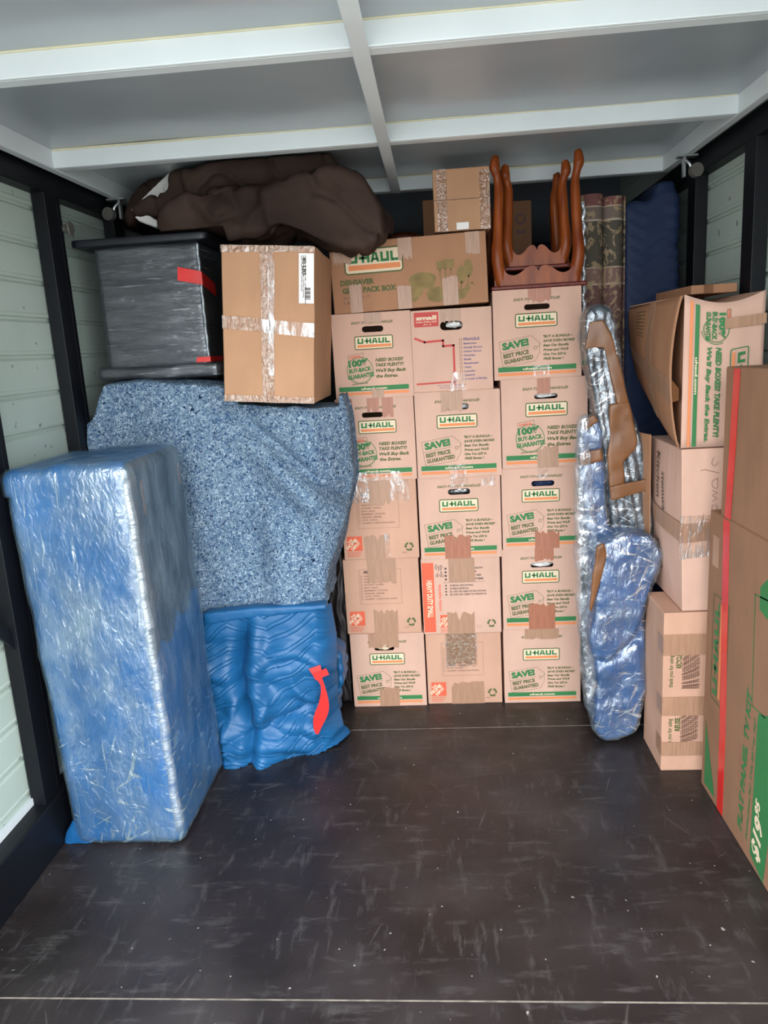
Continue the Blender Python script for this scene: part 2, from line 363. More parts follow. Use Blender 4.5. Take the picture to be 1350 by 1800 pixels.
def spline(pts, n=6):
    out = []; P = [Vector(p) for p in pts]
    for i in range(len(P)-1):
        p0, p1, p2, p3 = P[max(i-1, 0)], P[i], P[i+1], P[min(i+2, len(P)-1)]
        for k in range(n):
            t = k/n; out.append(.5*((2*p1)+(p2-p0)*t+(2*p0-5*p1+4*p2-p3)*t*t+(3*p1-p0-3*p2+p3)*t**3))
    return out+[P[-1]]
def shell(me, d, f=None):
    c = me.copy(); return fold(c, lambda p: d+(f(p) if f else 0))

# ---------------------------------------------------------------- printing
class Print:
    """flat ink shapes on a box face; (u, v) in metres over the face"""
    mats = ['green', 'olive', 'orange', 'redorange', 'red', 'blue_ink', 'cream', 'black', 'brown_ink', 'pot_green', 'white']
    cache = {}
    def __init__(s, w=1, h=1): s.v = []; s.f = []; s.m = []; s.w = w; s.h = h; s.lay = 0
    def tri(s, pts, tris, mat):
        b = len(s.v); s.v += [(p[0]*s.w, p[1]*s.h, s.lay) for p in pts]
        s.f += [tuple(b+i for i in t) for t in tris]; s.m += [Print.mats.index(mat)]*len(tris)
    def poly(s, pts, mat, holes=()):
        loops = [[Vector((p[0], p[1], 0)) for p in q] for q in (pts,)+tuple(holes)]
        flat = [p for l in loops for p in l]
        s.tri([(p.x, p.y) for p in flat], geometry.tessellate_polygon(loops), mat)
    def rect(s, x0, y0, x1, y1, mat): s.tri([(x0, y0), (x1, y0), (x1, y1), (x0, y1)], [(0, 1, 2, 3)], mat)
    def line(s, pts, t, mat, closed=False):
        n = len(pts); A = s.h/s.w
        for i in range(n if closed else n-1):
            a = Vector(pts[i]); b = Vector(pts[(i+1) % n]); d = Vector(((b.x-a.x)*s.w, (b.y-a.y)*s.h))
            if d.length < 1e-9: continue
            d.normalize(); o = Vector((-d.y/s.w, d.x/s.h))*t/2; e = Vector((d.x/s.w, d.y/s.h))*t*.45
            s.tri([a-e-o, b+e-o, b+e+o, a-e+o], [(0, 1, 2, 3)], mat)
    def rrect(s, x0, y0, x1, y1, r, n=5):
        ry = r*s.w/s.h; out = []
        for cx, cy_, a0 in ((x1-r, y0+ry, -90), (x1-r, y1-ry, 0), (x0+r, y1-ry, 90), (x0+r, y0+ry, 180)):
            for k in range(n+1):
                a = math.radians(a0+90*k/n); out.append((cx+r*math.cos(a), cy_+ry*math.sin(a)))
        return out
    def frame(s, x0, y0, x1, y1, r, t, mat):
        s.poly(s.rrect(x0, y0, x1, y1, r), mat, (s.rrect(x0+t, y0+t*s.w/s.h, x1-t, y1-t*s.w/s.h, max(r-t, .002))[::-1],))
    def ring(s, cx, cy_, r, t, mat, a0=0, a1=360, n=28):
        k = s.w/s.h
        for i in range(n):
            A = [math.radians(a0+(a1-a0)*j/n) for j in (i, i+1)]
            q = [(cx+rr*math.cos(a), cy_+k*rr*math.sin(a)) for rr, a in ((r, A[0]), (r, A[1]), (r-t, A[1]), (r-t, A[0]))]
            s.tri(q, [(0, 1, 2, 3)], mat)
    def disc(s, cx, cy_, r, mat, ry=None, n=20):
        ry = (ry or r)*s.w/s.h; s.tri([(cx+r*math.cos(a*2*math.pi/n), cy_+ry*math.sin(a*2*math.pi/n)) for a in range(n)], [tuple(range(n))], mat)
    def text(s, body, x, y, width, cap, mat, bold=.02, shear=0, rot=0):
        """x, y: left end of the base line; width and cap height in face fractions (of w and of h)"""
        key = (body, bold, shear)
        if key not in Print.cache:
            c = bpy.data.curves.new('t', 'FONT'); c.body = body; c.offset = bold*1.1+.012; c.shear = shear; c.resolution_u = 2; c.size = 1
            o = bpy.data.objects.new('t', c); me = bpy.data.meshes.new_from_object(o)
            vs = [(v.co.x, v.co.y) for v in me.vertices]; fs = [tuple(p.vertices) for p in me.polygons]
            bpy.data.objects.remove(o); bpy.data.meshes.remove(me)
            Print.cache[key] = (vs, fs)
        vs, fs = Print.cache[key]
        if not vs: return
        x0 = min(v[0] for v in vs); x1 = max(v[0] for v in vs)
        kx = width*s.w/(x1-x0); ky = cap*s.h/.73; ca, sa = math.cos(math.radians(rot)), math.sin(math.radians(rot))
        pts = [((v[0]-x0)*kx, v[1]*ky) for v in vs]
        s.tri([(x+(p[0]*ca-p[1]*sa)/s.w, y+(p[0]*sa+p[1]*ca)/s.h) for p in pts], fs, mat)
    def haul(s, x, y, wd, ht, mat, rot=0):
        R_ = [(0, 0, .32, 1), (.78, 0, 1.1, 1), (.3, 0, .8, .28), (1.3, .36, 2.3, .62), (1.62, 0, 1.94, 1), (2.28, 0, 2.6, 1), (3.93, 0, 4.25, 1), (4.68, 0, 5.0, 1), (4.2, 0, 4.7, .28), (5.15, 0, 5.47, 1), (5.4, 0, 6.1, .28)]
        Q = [[(a, b), (c, b), (c, d), (a, d)] for a, b, c, d in R_]
        Q += [[(2.68, 0), (3.0, 0), (3.3, 1), (3.02, 1)], [(3.82, 0), (3.5, 0), (3.22, 1), (3.5, 1)], [(2.9, .2), (3.6, .2), (3.5, .42), (3.0, .42)]]
        ca, sa = math.cos(math.radians(rot)), math.sin(math.radians(rot))
        for q in Q:
            pp = [((a/6.1*wd)*s.w, b*ht*s.h) for a, b in q]
            s.tri([(x+(p[0]*ca-p[1]*sa)/s.w, y+(p[0]*sa+p[1]*ca)/s.h) for p in pp], [(0, 1, 2, 3)], mat)
    def logo(s, x0, y0, x1, y1, t=.012):
        W, Hh = x1-x0, y1-y0
        s.poly(s.rrect(x0, y0, x1, y1, .025), 'cream'); s.lay += .0002
        s.frame(x0, y0, x1, y1, .025, t, 'olive')
        s.rect(x0+W*.07, y0+Hh*.16, x1-W*.05, y0+Hh*.36, 'orange')
        s.haul(x0+W*.08, y0+Hh*.44, W*.84, Hh*.38, 'green'); s.lay -= .0002
    def recycle(s, cx, cy_, r, mat='olive'):
        k = s.w/s.h
        for a0 in (90, 210, 330):
            s.ring(cx, cy_, r, r*.42, mat, a0+12, a0+84, 8)
            a = math.radians(a0+84); b = math.radians(a0+116)
            P_ = [(cx+q*math.cos(t), cy_+k*q*math.sin(t)) for q, t in ((r*1.2, a), (r*.38, a), (r*.82, b))]
            s.tri(P_, [(0, 1, 2)], mat)
    def depot(s, x, y, wd):
        hd = wd*s.w/s.h
        s.rect(x, y, x+wd, y+hd, 'redorange'); s.lay += .0002
        for t, dx, dy, ww, cc in (('THE', .10, .52, .36, .13), ('HOME', .04, .10, .92, .24), ('DEPOT', .36, .02, .72, .2)):
            s.text(t, x+wd*dx, y+hd*dy, ww*wd, cc*hd, 'cream', .03, 0, 42)
        s.lay -= .0002
        for i in range(3): s.text('MOVING BOX SMALL'[:12+i], x, y-hd*(.14+.13*i), wd*(.95-.1*i), hd*.07, 'redorange', .03)
    def mesh(s, frame):
        """frame: function (u, v, lift) -> xyz"""
        me = mesh([frame(*p) for p in s.v], s.f)
        used = sorted(set(s.m)); mp = {k: i for i, k in enumerate(used)}
        for k in used: me.materials.append(MAT[Print.mats[k]])
        for p, k in zip(me.polygons, s.m): p.material_index = mp[k]
        return me
def bars(p, x0=.045, x1=.94):
    p.rect(x0, .09, x1, .145, 'green'); p.rect(x0, .045, x1, .075, 'orange'); p.lay += .0002
    p.text('uhaul.com', .33, .104, .33, .026, 'cream', .02); p.lay -= .0002
def d_save(w, h):
    p = Print(w, h); p.text('EASY-TO-CUT HANDLES', .235, .875, .53, .028, 'olive', .02, .3); p.logo(.25, .575, .73, .735)
    p.line([(.06, .43), (.43, .485), (.52, .405), (.525, .29), (.47, .20), (.10, .145)], .0012, 'olive', True)
    p.text('SAVE!', .10, .34, .31, .075, 'green', .045, 0, 8.5); p.line([(.08, .305), (.415, .36)], .0012, 'olive')
    p.text('BEST PRICE', .112, .245, .295, .046, 'olive', .03, 0, 8.5); p.text('GUARANTEED', .118, .178, .34, .046, 'olive', .03, 0, 8.5)
    p.ring(.475, .345, .02, .005, 'olive'); p.line([(.49, .36), (.52, .365), (.535, .40)], .0012, 'olive')
    for i, t in enumerate(['"BUY A BUNDLE\u2014', 'SAVE EVEN MORE!', 'Beat Our Bundle', "Prices and We'll", 'Give You $20 in', 'FREE Boxes !']):
        p.text(t, .565, .455-i*.05, [.34, .36, .29, .29, .26, .23][i], .028, 'olive', .03, .25)
    bars(p); return p
def d_back(w, h):
    p = Print(w, h); p.text('EASY-TO-CUT HANDLES', .25, .875, .53, .028, 'olive', .02, .3); p.logo(.28, .575, .77, .735)
    p.ring(.33, .335, .17, .008, 'green'); p.ring(.33, .335, .155, .004, 'green', 200, 340)
    p.lay += .0002; p.line([(.19, .455), (.385, .485), (.375, .54), (.185, .51), ], .0012, 'olive', True); p.haul(.205, .475, .155, .026, 'redorange', 7)
    p.text('100%', .19, .375, .26, .075, 'green', .045, 0, 6); p.text('BUY-BACK', .19, .305, .29, .048, 'green', .035, 0, 6); p.text('GUARANTEE', .17, .23, .34, .05, 'green', .035, 0, 6)
    p.text('SPECIAL WITH THIS', .22, .165, .2, .015, 'olive', .02, 0, 3); p.lay -= .0002
    for i, t in enumerate(['NEED BOXES?', 'TAKE PLENTY!', "We'll Buy Back", 'the Extras.']):
        p.text(t, .53, [.43, .37, .305, .24][i], [.36, .36, .39, .28][i], .038, 'olive', .03, .25)
    bars(p); return p
def d_depot(w, h):
    p = Print(w, h); p.frame(.2, .40, .76, .865, .003, .003, 'brown_ink'); p.line([(.22, .86), (.22, .41)], .0008, 'brown_ink')
    p.text('FRAGILE', .27, .81, .2, .035, 'black', .03)
    for i, t in enumerate(['LIVING ROOM  SALA', 'FAMILY ROOM', 'DINING ROOM COMEDOR', 'KITCHEN  COCINA', 'BATH  BANO', 'BASEMENT  SOTANO', 'GARAGE  GARAJE', 'ATTIC  ATICO', 'LAUNDRY  CUARTO DE LAVADO']):
        y = .765-i*.038; p.text(t, .27, y, [.25, .2, .3, .26, .18, .31, .26, .2, .43][i], .018, 'brown_ink', .02); p.frame(.226, y-.002, .246, y+.018, .002, .003, 'brown_ink')
    p.depot(.05, .115, .2); p.recycle(.87, .15, .06, 'olive'); p.text('RECYCLE', .78, .07, .06, .012, 'brown_ink'); return p
def d_heavy(w, h):
    p = Print(w, h); p.rect(0.01, .03, .16, .95, 'redorange'); p.lay += .0002
    p.text('HEAVY DUTY SMALL', .065, .72, .5, .07, 'cream', .02, 0, -90); p.lay -= .0002
    p.text('PEQUE\u00d1A PESADO', .215, .66, .36, .028, 'redorange', .02, 0, -90)
    p.depot(.22, .09, .17)
    for i in range(4): p.rect(.30, .855-i*.047, .325, .88-i*.047, 'black')
    for i in range(4): p.rect(.30, .635-i*.04, .32, .655-i*.04, 'black'); p.text(['FUERZA INDUSTRIAL', 'DOBLE ESPESOR', 'EL USO DE OBJETOS EN HOGAR', 'EL USO DE OBJETOS PESADOS'][i], .36, .635-i*.04, [.3, .24, .46, .46][i], .02, 'black', .02)
    for i in range(4): p.text(['INDUSTRIAL STRENGTH', 'DOUBLE THICKNESS', 'FOR HOME OR OFFICE USES', 'USE FOR HEAVY ITEMS'][i], .36, .855-i*.047, [.42, .34, .4, .43][i], .024, 'black', .02)
    p.line([(.28, .685), (.8, .685)], .0012, 'black')
    for q in ([(.17, .88), (.2, .93), (.19, .86), (.23, .91), (.22, .84), (.26, .92), (.25, .85), (.28, .9)], [(.18, .77), (.21, .81), (.2, .76), (.235, .79), (.25, .76), (.255, .84), (.27, .76), (.3, .79)]):
        p.line(q, .0016, 'black')
    p.line([(.68, .105), (.75, .105)], .001, 'brown_ink'); p.line([(.68, .08), (.75, .08)], .001, 'brown_ink')
    p.recycle(.875, .13, .055, 'olive'); return p
def d_small(w, h):
    p = Print(w, h); p.poly(p.rrect(.04, .80, .345, .975, .015), 'red'); p.lay += .0002
    p.text('small', .065, .885, .255, .05, 'cream', .03); p.text('16 IN x 12 IN x 12 IN', .065, .85, .255, .02, 'cream', .02); p.text('.4 x .3', .15, .82, .1, .015, 'cream', .02); p.lay -= .0002
    p.line([(.045, .665), (.16, .615), (.39, .625), (.39, .555), (.52, .56), (.52, .07)], .008, 'red'); p.line([(.045, .105), (.52, .115)], .0065, 'red')
    for i, t in enumerate(['FRAGILE', 'Bedroom', 'Family Room', 'Dining Room', 'Kitchen', 'Bath', 'Basement', 'Attic', 'Laundry', 'Garage', 'A Load of Bricks']):
        y = .61-i*.048; p.text(t, .645, y, [.2, .16, .23, .22, .14, .09, .18, .09, .14, .13, .28][i], .032 if i == 0 else .024, 'blue_ink', .02)
        p.frame(.59, y-.004, .625, y+.027, .003, .005, 'brown_ink')
    p.text('12 in x 12 in x 16 in holds 40 lb', .30, .065, .36, .016, 'blue_ink', .01); p.text('made from recycled material', .33, .04, .24, .012, 'blue_ink', .01)
    return p
def d_dish(w, h):
    p = Print(w, h); p.logo(.09, .54, .47, .90, .009)
    p.text('DISHSAVER', .055, .40, .22, .075, 'olive', .035); p.text('GLASS PACK BOX', .065, .285, .35, .075, 'olive', .035)
    p.text('28 1/8 x 17 x 17"', .065, .205, .18, .03, 'brown_ink', .02); p.text('1.8 cu ft', .07, .13, .11, .04, 'brown_ink', .02)
    g = 'pot_green'
    pp, dd = p.poly, p.disc
    def poly(*a, **k): p.lay += .00012; pp(*a, **k)
    def disc(*a, **k): p.lay += .00012; dd(*a, **k)
    p.poly, p.disc = poly, disc
    # pans, glasses and serving spoons
    p.disc(.585, .405, .088, g, .04); p.poly([(.497, .40), (.673, .40), (.66, .30), (.63, .26), (.54, .26), (.51, .30)], g)
    p.disc(.53, .22, .055, g, .03); p.poly([(.475, .22), (.56, .22), (.555, .13), (.53, .09), (.49, .10)], g)
    p.disc(.67, .20, .063, g, .035); p.poly([(.607, .20), (.735, .20), (.725, .10), (.69, .06), (.65, .06), (.615, .10)], g)
    p.poly([(.79, .21), (.89, .24), (.85, .09), (.81, .06), (.77, .08)], g); p.line([(.86, .25), (.90, .29), (.91, .26)], .004, g)
    for x, y in ((.70, .56), (.735, .58), (.77, .57)):
        p.poly([(x-.022, y+.07), (x+.022, y+.07), (x+.018, y-.04), (x, y-.07), (x-.018, y-.04)], g); p.line([(x, y-.06), (x, y-.25)], .0035, g)
    for x, y in ((.835, .42), (.88, .50)):
        p.disc(x, y, .028, g, .055); p.line([(x, y-.1), (x-.012, y-.26)], .004, g)
    p.poly([(.43, .22), (.48, .28), (.49, .1), (.44, .12)], g)
    return p

# ---------------------------------------------------------------- cartons
def slot_outline(cx, cz, sw, sh, n=8):
    r = sh/2; o = []
    for k in range(n+1):
        a = math.radians(-90+180*k/n); o.append((cx+sw/2-r+r*math.cos(a), cz+r*math.sin(a)))
    for k in range(n+1):
        a = math.radians(90+180*k/n); o.append((cx-sw/2+r+r*math.cos(a), cz+r*math.sin(a)))
    return o
def carton_mesh(w, h, d, slot=None, th=.005):
    if not slot:
        return boxes(((0, 0, 0), (w, d, h)), bev=.003)
    bm = bmesh.new(); out = [(.0025, 0), (w-.0025, 0), (w, .0025), (w, h-.0025), (w-.0025, h), (.0025, h), (0, h-.0025), (0, .0025)]
    hole = slot_outline(*slot)
    L = [[Vector((x, z, 0)) for x, z in out], [Vector((x, z, 0)) for x, z in hole[::-1]]]
    flat = L[0]+L[1]; T = geometry.tessellate_polygon(L)
    A = [bm.verts.new((p.x, 0, p.y)) for p in flat]; B = [bm.verts.new((p.x, th, p.y)) for p in flat]
    for t in T:
        bm.faces.new([A[i] for i in t]); bm.faces.new([B[i] for i in reversed(t)])
    k = 0
    for l in L:
        n = len(l)
        for i in range(n): bm.faces.new((A[k+i], A[k+(i+1) % n], B[k+(i+1) % n], B[k+i]))
        k += n
    for a, b in (((0, th, 0), (th, d, h)), ((w-th, th, 0), (w, d, h)), ((th, th, 0), (w-th, d, th)), ((th, th, h-th), (w-th, d, h)), ((th, d-th, th), (w-th, d, h-th))):
        add_box(bm, a, b)
    return bm_mesh(bm)
def torn(x0, x1, z0, z1, end, seed, amp=.012):
    rnd = random.Random(seed); n = 9
    if end == 'top': a = [(x0, z0), (x1, z0)]; e = [(x1+(x0-x1)*i/n, z1-abs(rnd.gauss(0, amp))*(1 if i % 2 else .3)) for i in range(n+1)]
    elif end == 'bottom': a = [(x1, z1), (x0, z1)]; e = [(x0+(x1-x0)*i/n, z0+abs(rnd.gauss(0, amp))*(1 if i % 2 else .3)) for i in range(n+1)]
    else: return [(x0, z0), (x1, z0), (x1, z1), (x0, z1)]
    return a+e
def tape_piece(parent, outline, kind='tape_tan', lift=.0015, th=.0006, name='packing_tape'):
    """strip of tape on the front of a carton (outline in local x, z)"""
    L = [Vector((x, z, 0)) for x, z in outline]; T = geometry.tessellate_polygon([L]); n = len(L)
    vs = [(p.x, -lift, p.y) for p in L]+[(p.x, -lift+th, p.y) for p in L]
    fs = [tuple(t) for t in T]+[tuple(i+n for i in reversed(t)) for t in T]+[(i, (i+1) % n, (i+1) % n+n, i+n) for i in range(n)]
    bm = bmesh.new(); me = mesh(vs, fs); bm.from_mesh(me); me = bm_mesh(bm)
    lab = {'tape_clear': 'clear shiny tape', 'tape_red': 'reddish brown tape', 'tape_sheen': 'glossy brown tape'}.get(kind)
    return part(name, me, kind, parent, label=lab)
def carton(label, x0, x1, z0, z1, y, d=.40, design=None, mat='kraft', slot=None, tapes=(), group=None, cat='box', name='moving_box', rot=(0, 0, 0), seed=0, tears=True):
    w, h = x1-x0, z1-z0
    t = thing(name, label, cat, (x0, y, z0), group, rot)
    part('carton', carton_mesh(w, h, d, slot and (slot[0]*w, slot[1]*h, slot[2]*w, slot[3]*h)), mat, t)
    if design:
        pr = design(w, h); part('printing', pr.mesh(lambda u, v, l: (u, -.0006-l, v)), None, t)
    for i, (a, b, c, e, end, kind) in enumerate(tapes):
        tape_piece(t, torn(a*w, b*w, c*h, e*h, end, seed*10+i), kind, .0016+.0004*i)
    return t
def lump(name, label, cat, c, r, mat, seed=0):
    bm = bmesh.new(); bmesh.ops.create_icosphere(bm, subdivisions=4, radius=1)
    for v in bm.verts:
        k = 1+.35*noise.noise(v.co*2.5+Vector((seed, 0, 0)))+.12*noise.noise(v.co*7+Vector((0, seed, 0)))
        v.co = Vector((v.co.x*r[0]*k+c[0], v.co.y*r[1]*k+c[1], v.co.z*r[2]*k+c[2]))
    return setp(part(name, bm_mesh(bm), mat, smooth=True), label, cat)

# ================================================================ THE SETTING
XL, XR = -1.25, 1.0
YF, YB, ZR = .85, 4.5, 2.34
g = boxes(((-8, -9, -.20), (8, 12, -.16)))
MAT['ground'] = plain('pale_concrete', (150, 148, 142), .9, var=.1)
struct('ground', g, 'ground')
def seam_floor():
    bm = bmesh.new(); ys = [YF, 1.455, 2.72, 3.98, YB]
    for i in range(4): add_box(bm, (-1.34, ys[i]+(.0015 if i else 0), -.03), (1.09, ys[i+1]-.0015, 0), .001, 1)
    return bm_mesh(bm)
struct('floor', seam_floor(), 'floor')
# pale dust line caught in the floor seams
MAT['dust'] = plain('seam_dust', (120, 112, 102), .9, var=.3, vs=30)
for i, yy in enumerate((1.455, 2.72)):
    struct('trim_%d' % (20+i), boxes(((-1.2, yy-.0018, -.004), (.98, yy+.0018, .0006))), 'dust')
def ribbed_panel(x, s, y0, y1, z0, z1, pitch=.1195, ph=0.080):
    """horizontal pressed grooves, s = +1 faces +x"""
    prof = []; z = z0
    k = math.floor((z0-ph)/pitch)
    zs = []
    while ph+k*pitch < z1+.05:
        c = ph+k*pitch
        for dz, dx in ((-.014, 0), (-.005, -.010), (.002, -.010), (.005, .001), (.014, .002), (.018, 0)):
            zs.append((c+dz, dx))
        k += 1
    zs = [(z0, 0)]+[q for q in zs if z0 < q[0] < z1]+[(z1, 0)]
    vs = []; fs = []
    for zz, dx in zs:
        for yy in (y0, y1): vs.append((x+s*dx, yy, zz))
        for yy in (y0, y1): vs.append((x-s*.02, yy, zz))
    for i in range(len(zs)-1):
        a, b = i*4, i*4+4
        fs += [(a, a+1, b+1, b), (a+3, a+2, b+2, b+3), (a+1, a+3, b+3, b+1), (a+2, a, b, b+2)]
    n = (len(zs)-1)*4; fs += [(0, 2, 3, 1), (n, n+1, n+3, n+2)]
    return mesh(vs, fs)
struct('wall_left', ribbed_panel(-1.30, 1, YF, YB, .185, ZR), 'wall')
struct('wall_right', ribbed_panel(1.05, -1, YF, YB, .165, ZR), 'wall')
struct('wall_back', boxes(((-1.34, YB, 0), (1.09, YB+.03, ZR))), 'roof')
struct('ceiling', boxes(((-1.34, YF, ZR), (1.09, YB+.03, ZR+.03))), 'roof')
tn = 1
def trim(me, mat='steel'):
    global tn
    o = struct('trim_%d' % tn, me, mat); tn += 1; return o
# bottom and top rails, uprights, diagonal braces (black steel)
trim(boxes(((-1.33, YF, 0), (-1.235, YB, .165)), bev=.004)); trim(boxes(((.985, YF, 0), (1.08, YB, .165)), bev=.004))
trim(boxes(((-1.33, YF, 2.035), (XL, YB, 2.115)), bev=.003)); trim(boxes(((XR, YF, 2.035), (1.08, YB, 2.115)), bev=.003))
trim(boxes(((-1.30, YF, .1655), (-1.288, YB, .188))), 'white_trim'); trim(boxes(((1.038, YF, .1655), (1.05, YB, .168))), 'white_trim')
for yy in (.95, 1.49, 2.045, 2.60, 3.15, 3.7):
    for s, xa in ((1, XL), (-1, XR)):
        a, b = sorted((xa, xa-s*.045)); e = xa-s*.045
        # a C channel: web and two lips, open towards the room edge
        f0, f1 = sorted((xa, xa-s*.012))
        trim(boxes(((a, yy-.052, .16), (b, yy+.028, 2.04)), ((a, yy+.030, .16), (f1 if s > 0 else b, yy+.052, 2.04)) if False else ((a+.006, yy+.0281, .16), (b, yy+.052, 2.04)), bev=.002))
def brace(s, ya, za, yb, zb, x):
    d = Vector((0, yb-ya, zb-za)).normalized(); n = Vector((0, -d.z, d.y))*.019; v = []
    for xx in (x, x-s*.008):
        for y_, z_ in ((ya, za), (yb, zb)):
            for q in (-1, 1): v.append((xx, y_+n.y*q, z_+n.z*q))
    f = [(0, 1, 3, 2), (4, 6, 7, 5), (0, 2, 6, 4), (1, 5, 7, 3), (0, 4, 5, 1), (2, 3, 7, 6)]
    bm = bmesh.new(); bm.from_mesh(mesh(v, f)); return bm_mesh(bm)
trim(brace(1, 2.06, .635, 1.50, 1.19, -1.262)); trim(brace(-1, 2.06, .635, 1.50, 1.19, 1.012))
for xx, yy, zz in ((XL+.018, 2.655, 1.935),):
    bm = bmesh.new(); tube(bm, [(xx-.018, yy, zz), (xx-.004, yy, zz), (xx+.004, yy, zz), (xx+.010, yy, zz)], [.012, .014, .024, .021], 20)
    trim(bm_mesh(bm), 'rubber')
# raised overhead door lying under the roof
ZD = 2.152
dr = thing('door_1', None, None, (-.13, YF+.06, ZD)); dr['kind'] = 'structure'
def dpart(name, a, b, mat, bev=.003): return part(name, boxes((tuple(Vector(a)-dr.location), tuple(Vector(b)-dr.location)), bev=bev), mat, dr)
# gently oil-canned sheet
nx, ny = 70, 90; vs = []; fs = []
for k in (0, 1):
    for i in range(nx+1):
        for j in range(ny+1):
            x = -1.21+2.16*i/nx; y = YF+.08+(3.31-YF-.08)*j/ny
            z = ZD+.006*noise.noise(Vector((x*1.6, y*2.2, 3)))+k*.012
            vs.append((x+.13, y-YF-.06, z-ZD))
q = (nx+1)*(ny+1)
for i in range(nx):
    for j in range(ny):
        a = i*(ny+1)+j; fs.append((a, a+1, a+ny+2, a+ny+1)); fs.append((a+q, a+q+ny+1, a+q+ny+2, a+q+1))
part('door_panel', mesh(vs, fs), 'door', dr, smooth=True)
for yy in (1.0, 1.765, 2.53, 3.295):
    dpart('door_rib', (-1.20, yy, 2.098), (.94, yy+.012, ZD+.002), 'white_trim'); dpart('sealant_bead', (-1.19, yy-.005, ZD-.004), (.93, yy, ZD+.002), 'sealant', .001)
    dpart('rib_flange', (-1.20, yy+.012, 2.098), (.94, yy+.05, 2.104), 'white_trim', .001)
dpart('door_stile', (-.150, YF+.08, 2.090), (-.112, 3.31, 2.0965), 'white_trim'); dpart('door_stile', (-.145, YF+.08, 2.098), (-.133, 3.31, ZD), 'white_trim')
dpart('sealant_bead', (-.132, YF+.08, ZD-.006), (-.128, 3.31, ZD-.002), 'sealant', .001)
for a, b in ((-1.225, -1.195), (.935, .965)): dpart('door_stile', (a, YF+.07, 2.095), (b, 3.32, ZD+.004), 'white_trim')
dpart('door_edge', (-1.22, YF+.065, 2.095), (.96, YF+.10, ZD+.01), 'white_trim')
for s, X0 in ((1, -1.20), (-1, .945)):
    bm = bmesh.new(); yy = 3.03
    add_box(bm, (X0-.035, yy-.02, 2.088), (X0+.035, yy+.02, 2.094), .001); add_box(bm, (X0+s*.01-.004, yy-.012, 2.02), (X0+s*.01+.004, yy+.012, 2.09), .001)
    tube(bm, spline([(X0+s*.015, yy-.02, 2.075), (X0, yy-.03, 2.06), (X0-s*.012, yy-.03, 2.035), (X0-s*.03, yy-.03, 2.03)], 4), .006, 8)
    for v in bm.verts: v.co -= dr.location
    br = part('roller_bracket', bm_mesh(bm), 'galv', dr)
    bm = bmesh.new(); tube(bm, [(X0-s*.02, yy-.025, 2.035), (X0-s*.024, yy-.047, 2.035)], .024, 20)
    for v in bm.verts: v.co -= dr.location
    part('roller_wheel', bm_mesh(bm), 'rubber', br)
for x, y in ((-1.07, 2.60), (.83, 2.60)):
    bm = bmesh.new(); tube(bm, [(x, y, ZD-.002), (x, y, ZD-.014)], .014, 12)
    for v in bm.verts: v.co -= dr.location
    part('bolt_head', bm_mesh(bm), 'steel', dr)

# ================================================================ STACKED MOVING BOXES
SL = (.485, .80, .27, .058)
G1 = 'small moving boxes stacked in three columns'
TT, TR_, TC = 'tape_tan', 'tape_red', 'tape_clear'
yA, yB_, yC = 2.92, 2.918, 2.915
# left column, bottom to top
carton('moving box with SAVE tag print, bottom of the left column on the floor', -.402, -.096, 0, .324, yA, design=d_save, slot=(.46, .80, .27, .062), group=G1, seed=1,
       tapes=[(.25, .66, .80, 1, 'bottom', TT), (.36, .63, 0, .27, 'top', TT)])
carton('home improvement box with framed checklist, second from the bottom of the left column', -.410, -.103, .324, .644, yA+.003, design=d_depot, mat='kraft_orange', group=G1, seed=2,
       tapes=[(.32, .70, .66, 1, 'bottom', TT), (.37, .69, 0, .33, 'top', TT)])
carton('home improvement box in the middle of the left column, clear tape over its top', -.400, -.097, .644, .965, yA-.002, design=d_depot, mat='kraft_orange', group=G1, seed=3,
       tapes=[(.10, .9, .72, 1, 'bottom', TC), (.38, .66, .68, 1, 'bottom', TT), (.28, .55, 0, .32, 'top', TT), (.55, .62, .02, .33, '', TC)])
carton('buy-back badge moving box, second from the top of the left column', -.395, -.091, .965, 1.288, yA, design=d_back, slot=(.47, .80, .27, .062), group=G1, seed=4,
       tapes=[(.08, .22, .76, 1, 'bottom', TR_), (.41, .56, .82, 1, 'bottom', TR_), (.60, .74, .76, 1, 'bottom', TR_), (.15, .80, 0, .11, '', TC)])
carton('moving box with buy-back badge, topmost of the left column beneath the dish box', -.387, -.087, 1.288, 1.606, yA-.004, design=d_back, slot=(.52, .81, .27, .07), group=G1, seed=5,
       tapes=[(.42, .63, .87, 1, 'bottom', TT), (.46, .62, 0, .13, 'top', TT)])
# middle column
carton('home improvement box at the bottom of the middle column, cloudy tape over its checklist', -.090, .219, 0, .315, yB_+.01, design=d_depot, mat='kraft_orange', group=G1, seed=6,
       tapes=[(.26, .68, .50, 1, 'bottom', TC), (.28, .66, .55, 1, 'bottom', 'tape_sheen'), (.32, .76, 0, .32, 'top', TT)])
carton('box with orange HEAVY DUTY SMALL stripe, second from the bottom of the middle column', -.094, .222, .315, .636, yB_, design=d_heavy, group=G1, seed=7,
       tapes=[(.35, .68, .69, 1, '', TT), (.31, .66, 0, .30, 'top', TT)])
carton('SAVE tag moving box at the centre of the middle column, reddish tape at foot', -.090, .231, .636, .966, yB_-.003, design=d_save, slot=(.50, .82, .27, .07), group=G1, seed=8,
       tapes=[(.40, .62, .86, 1, 'bottom', TC), (.78, .94, .88, .98, '', TC), (.30, .62, 0, .30, 'top', TR_)])
carton('SAVE tag moving box, white paper in its handle, directly below the red-label box', -.087, .238, .966, 1.298, yB_-.010, design=d_save, slot=(.50, .82, .27, .07), group=G1, seed=9,
       tapes=[(.31, .56, .76, 1, 'bottom', TT), (.38, .58, 0, .17, 'top', TC)])
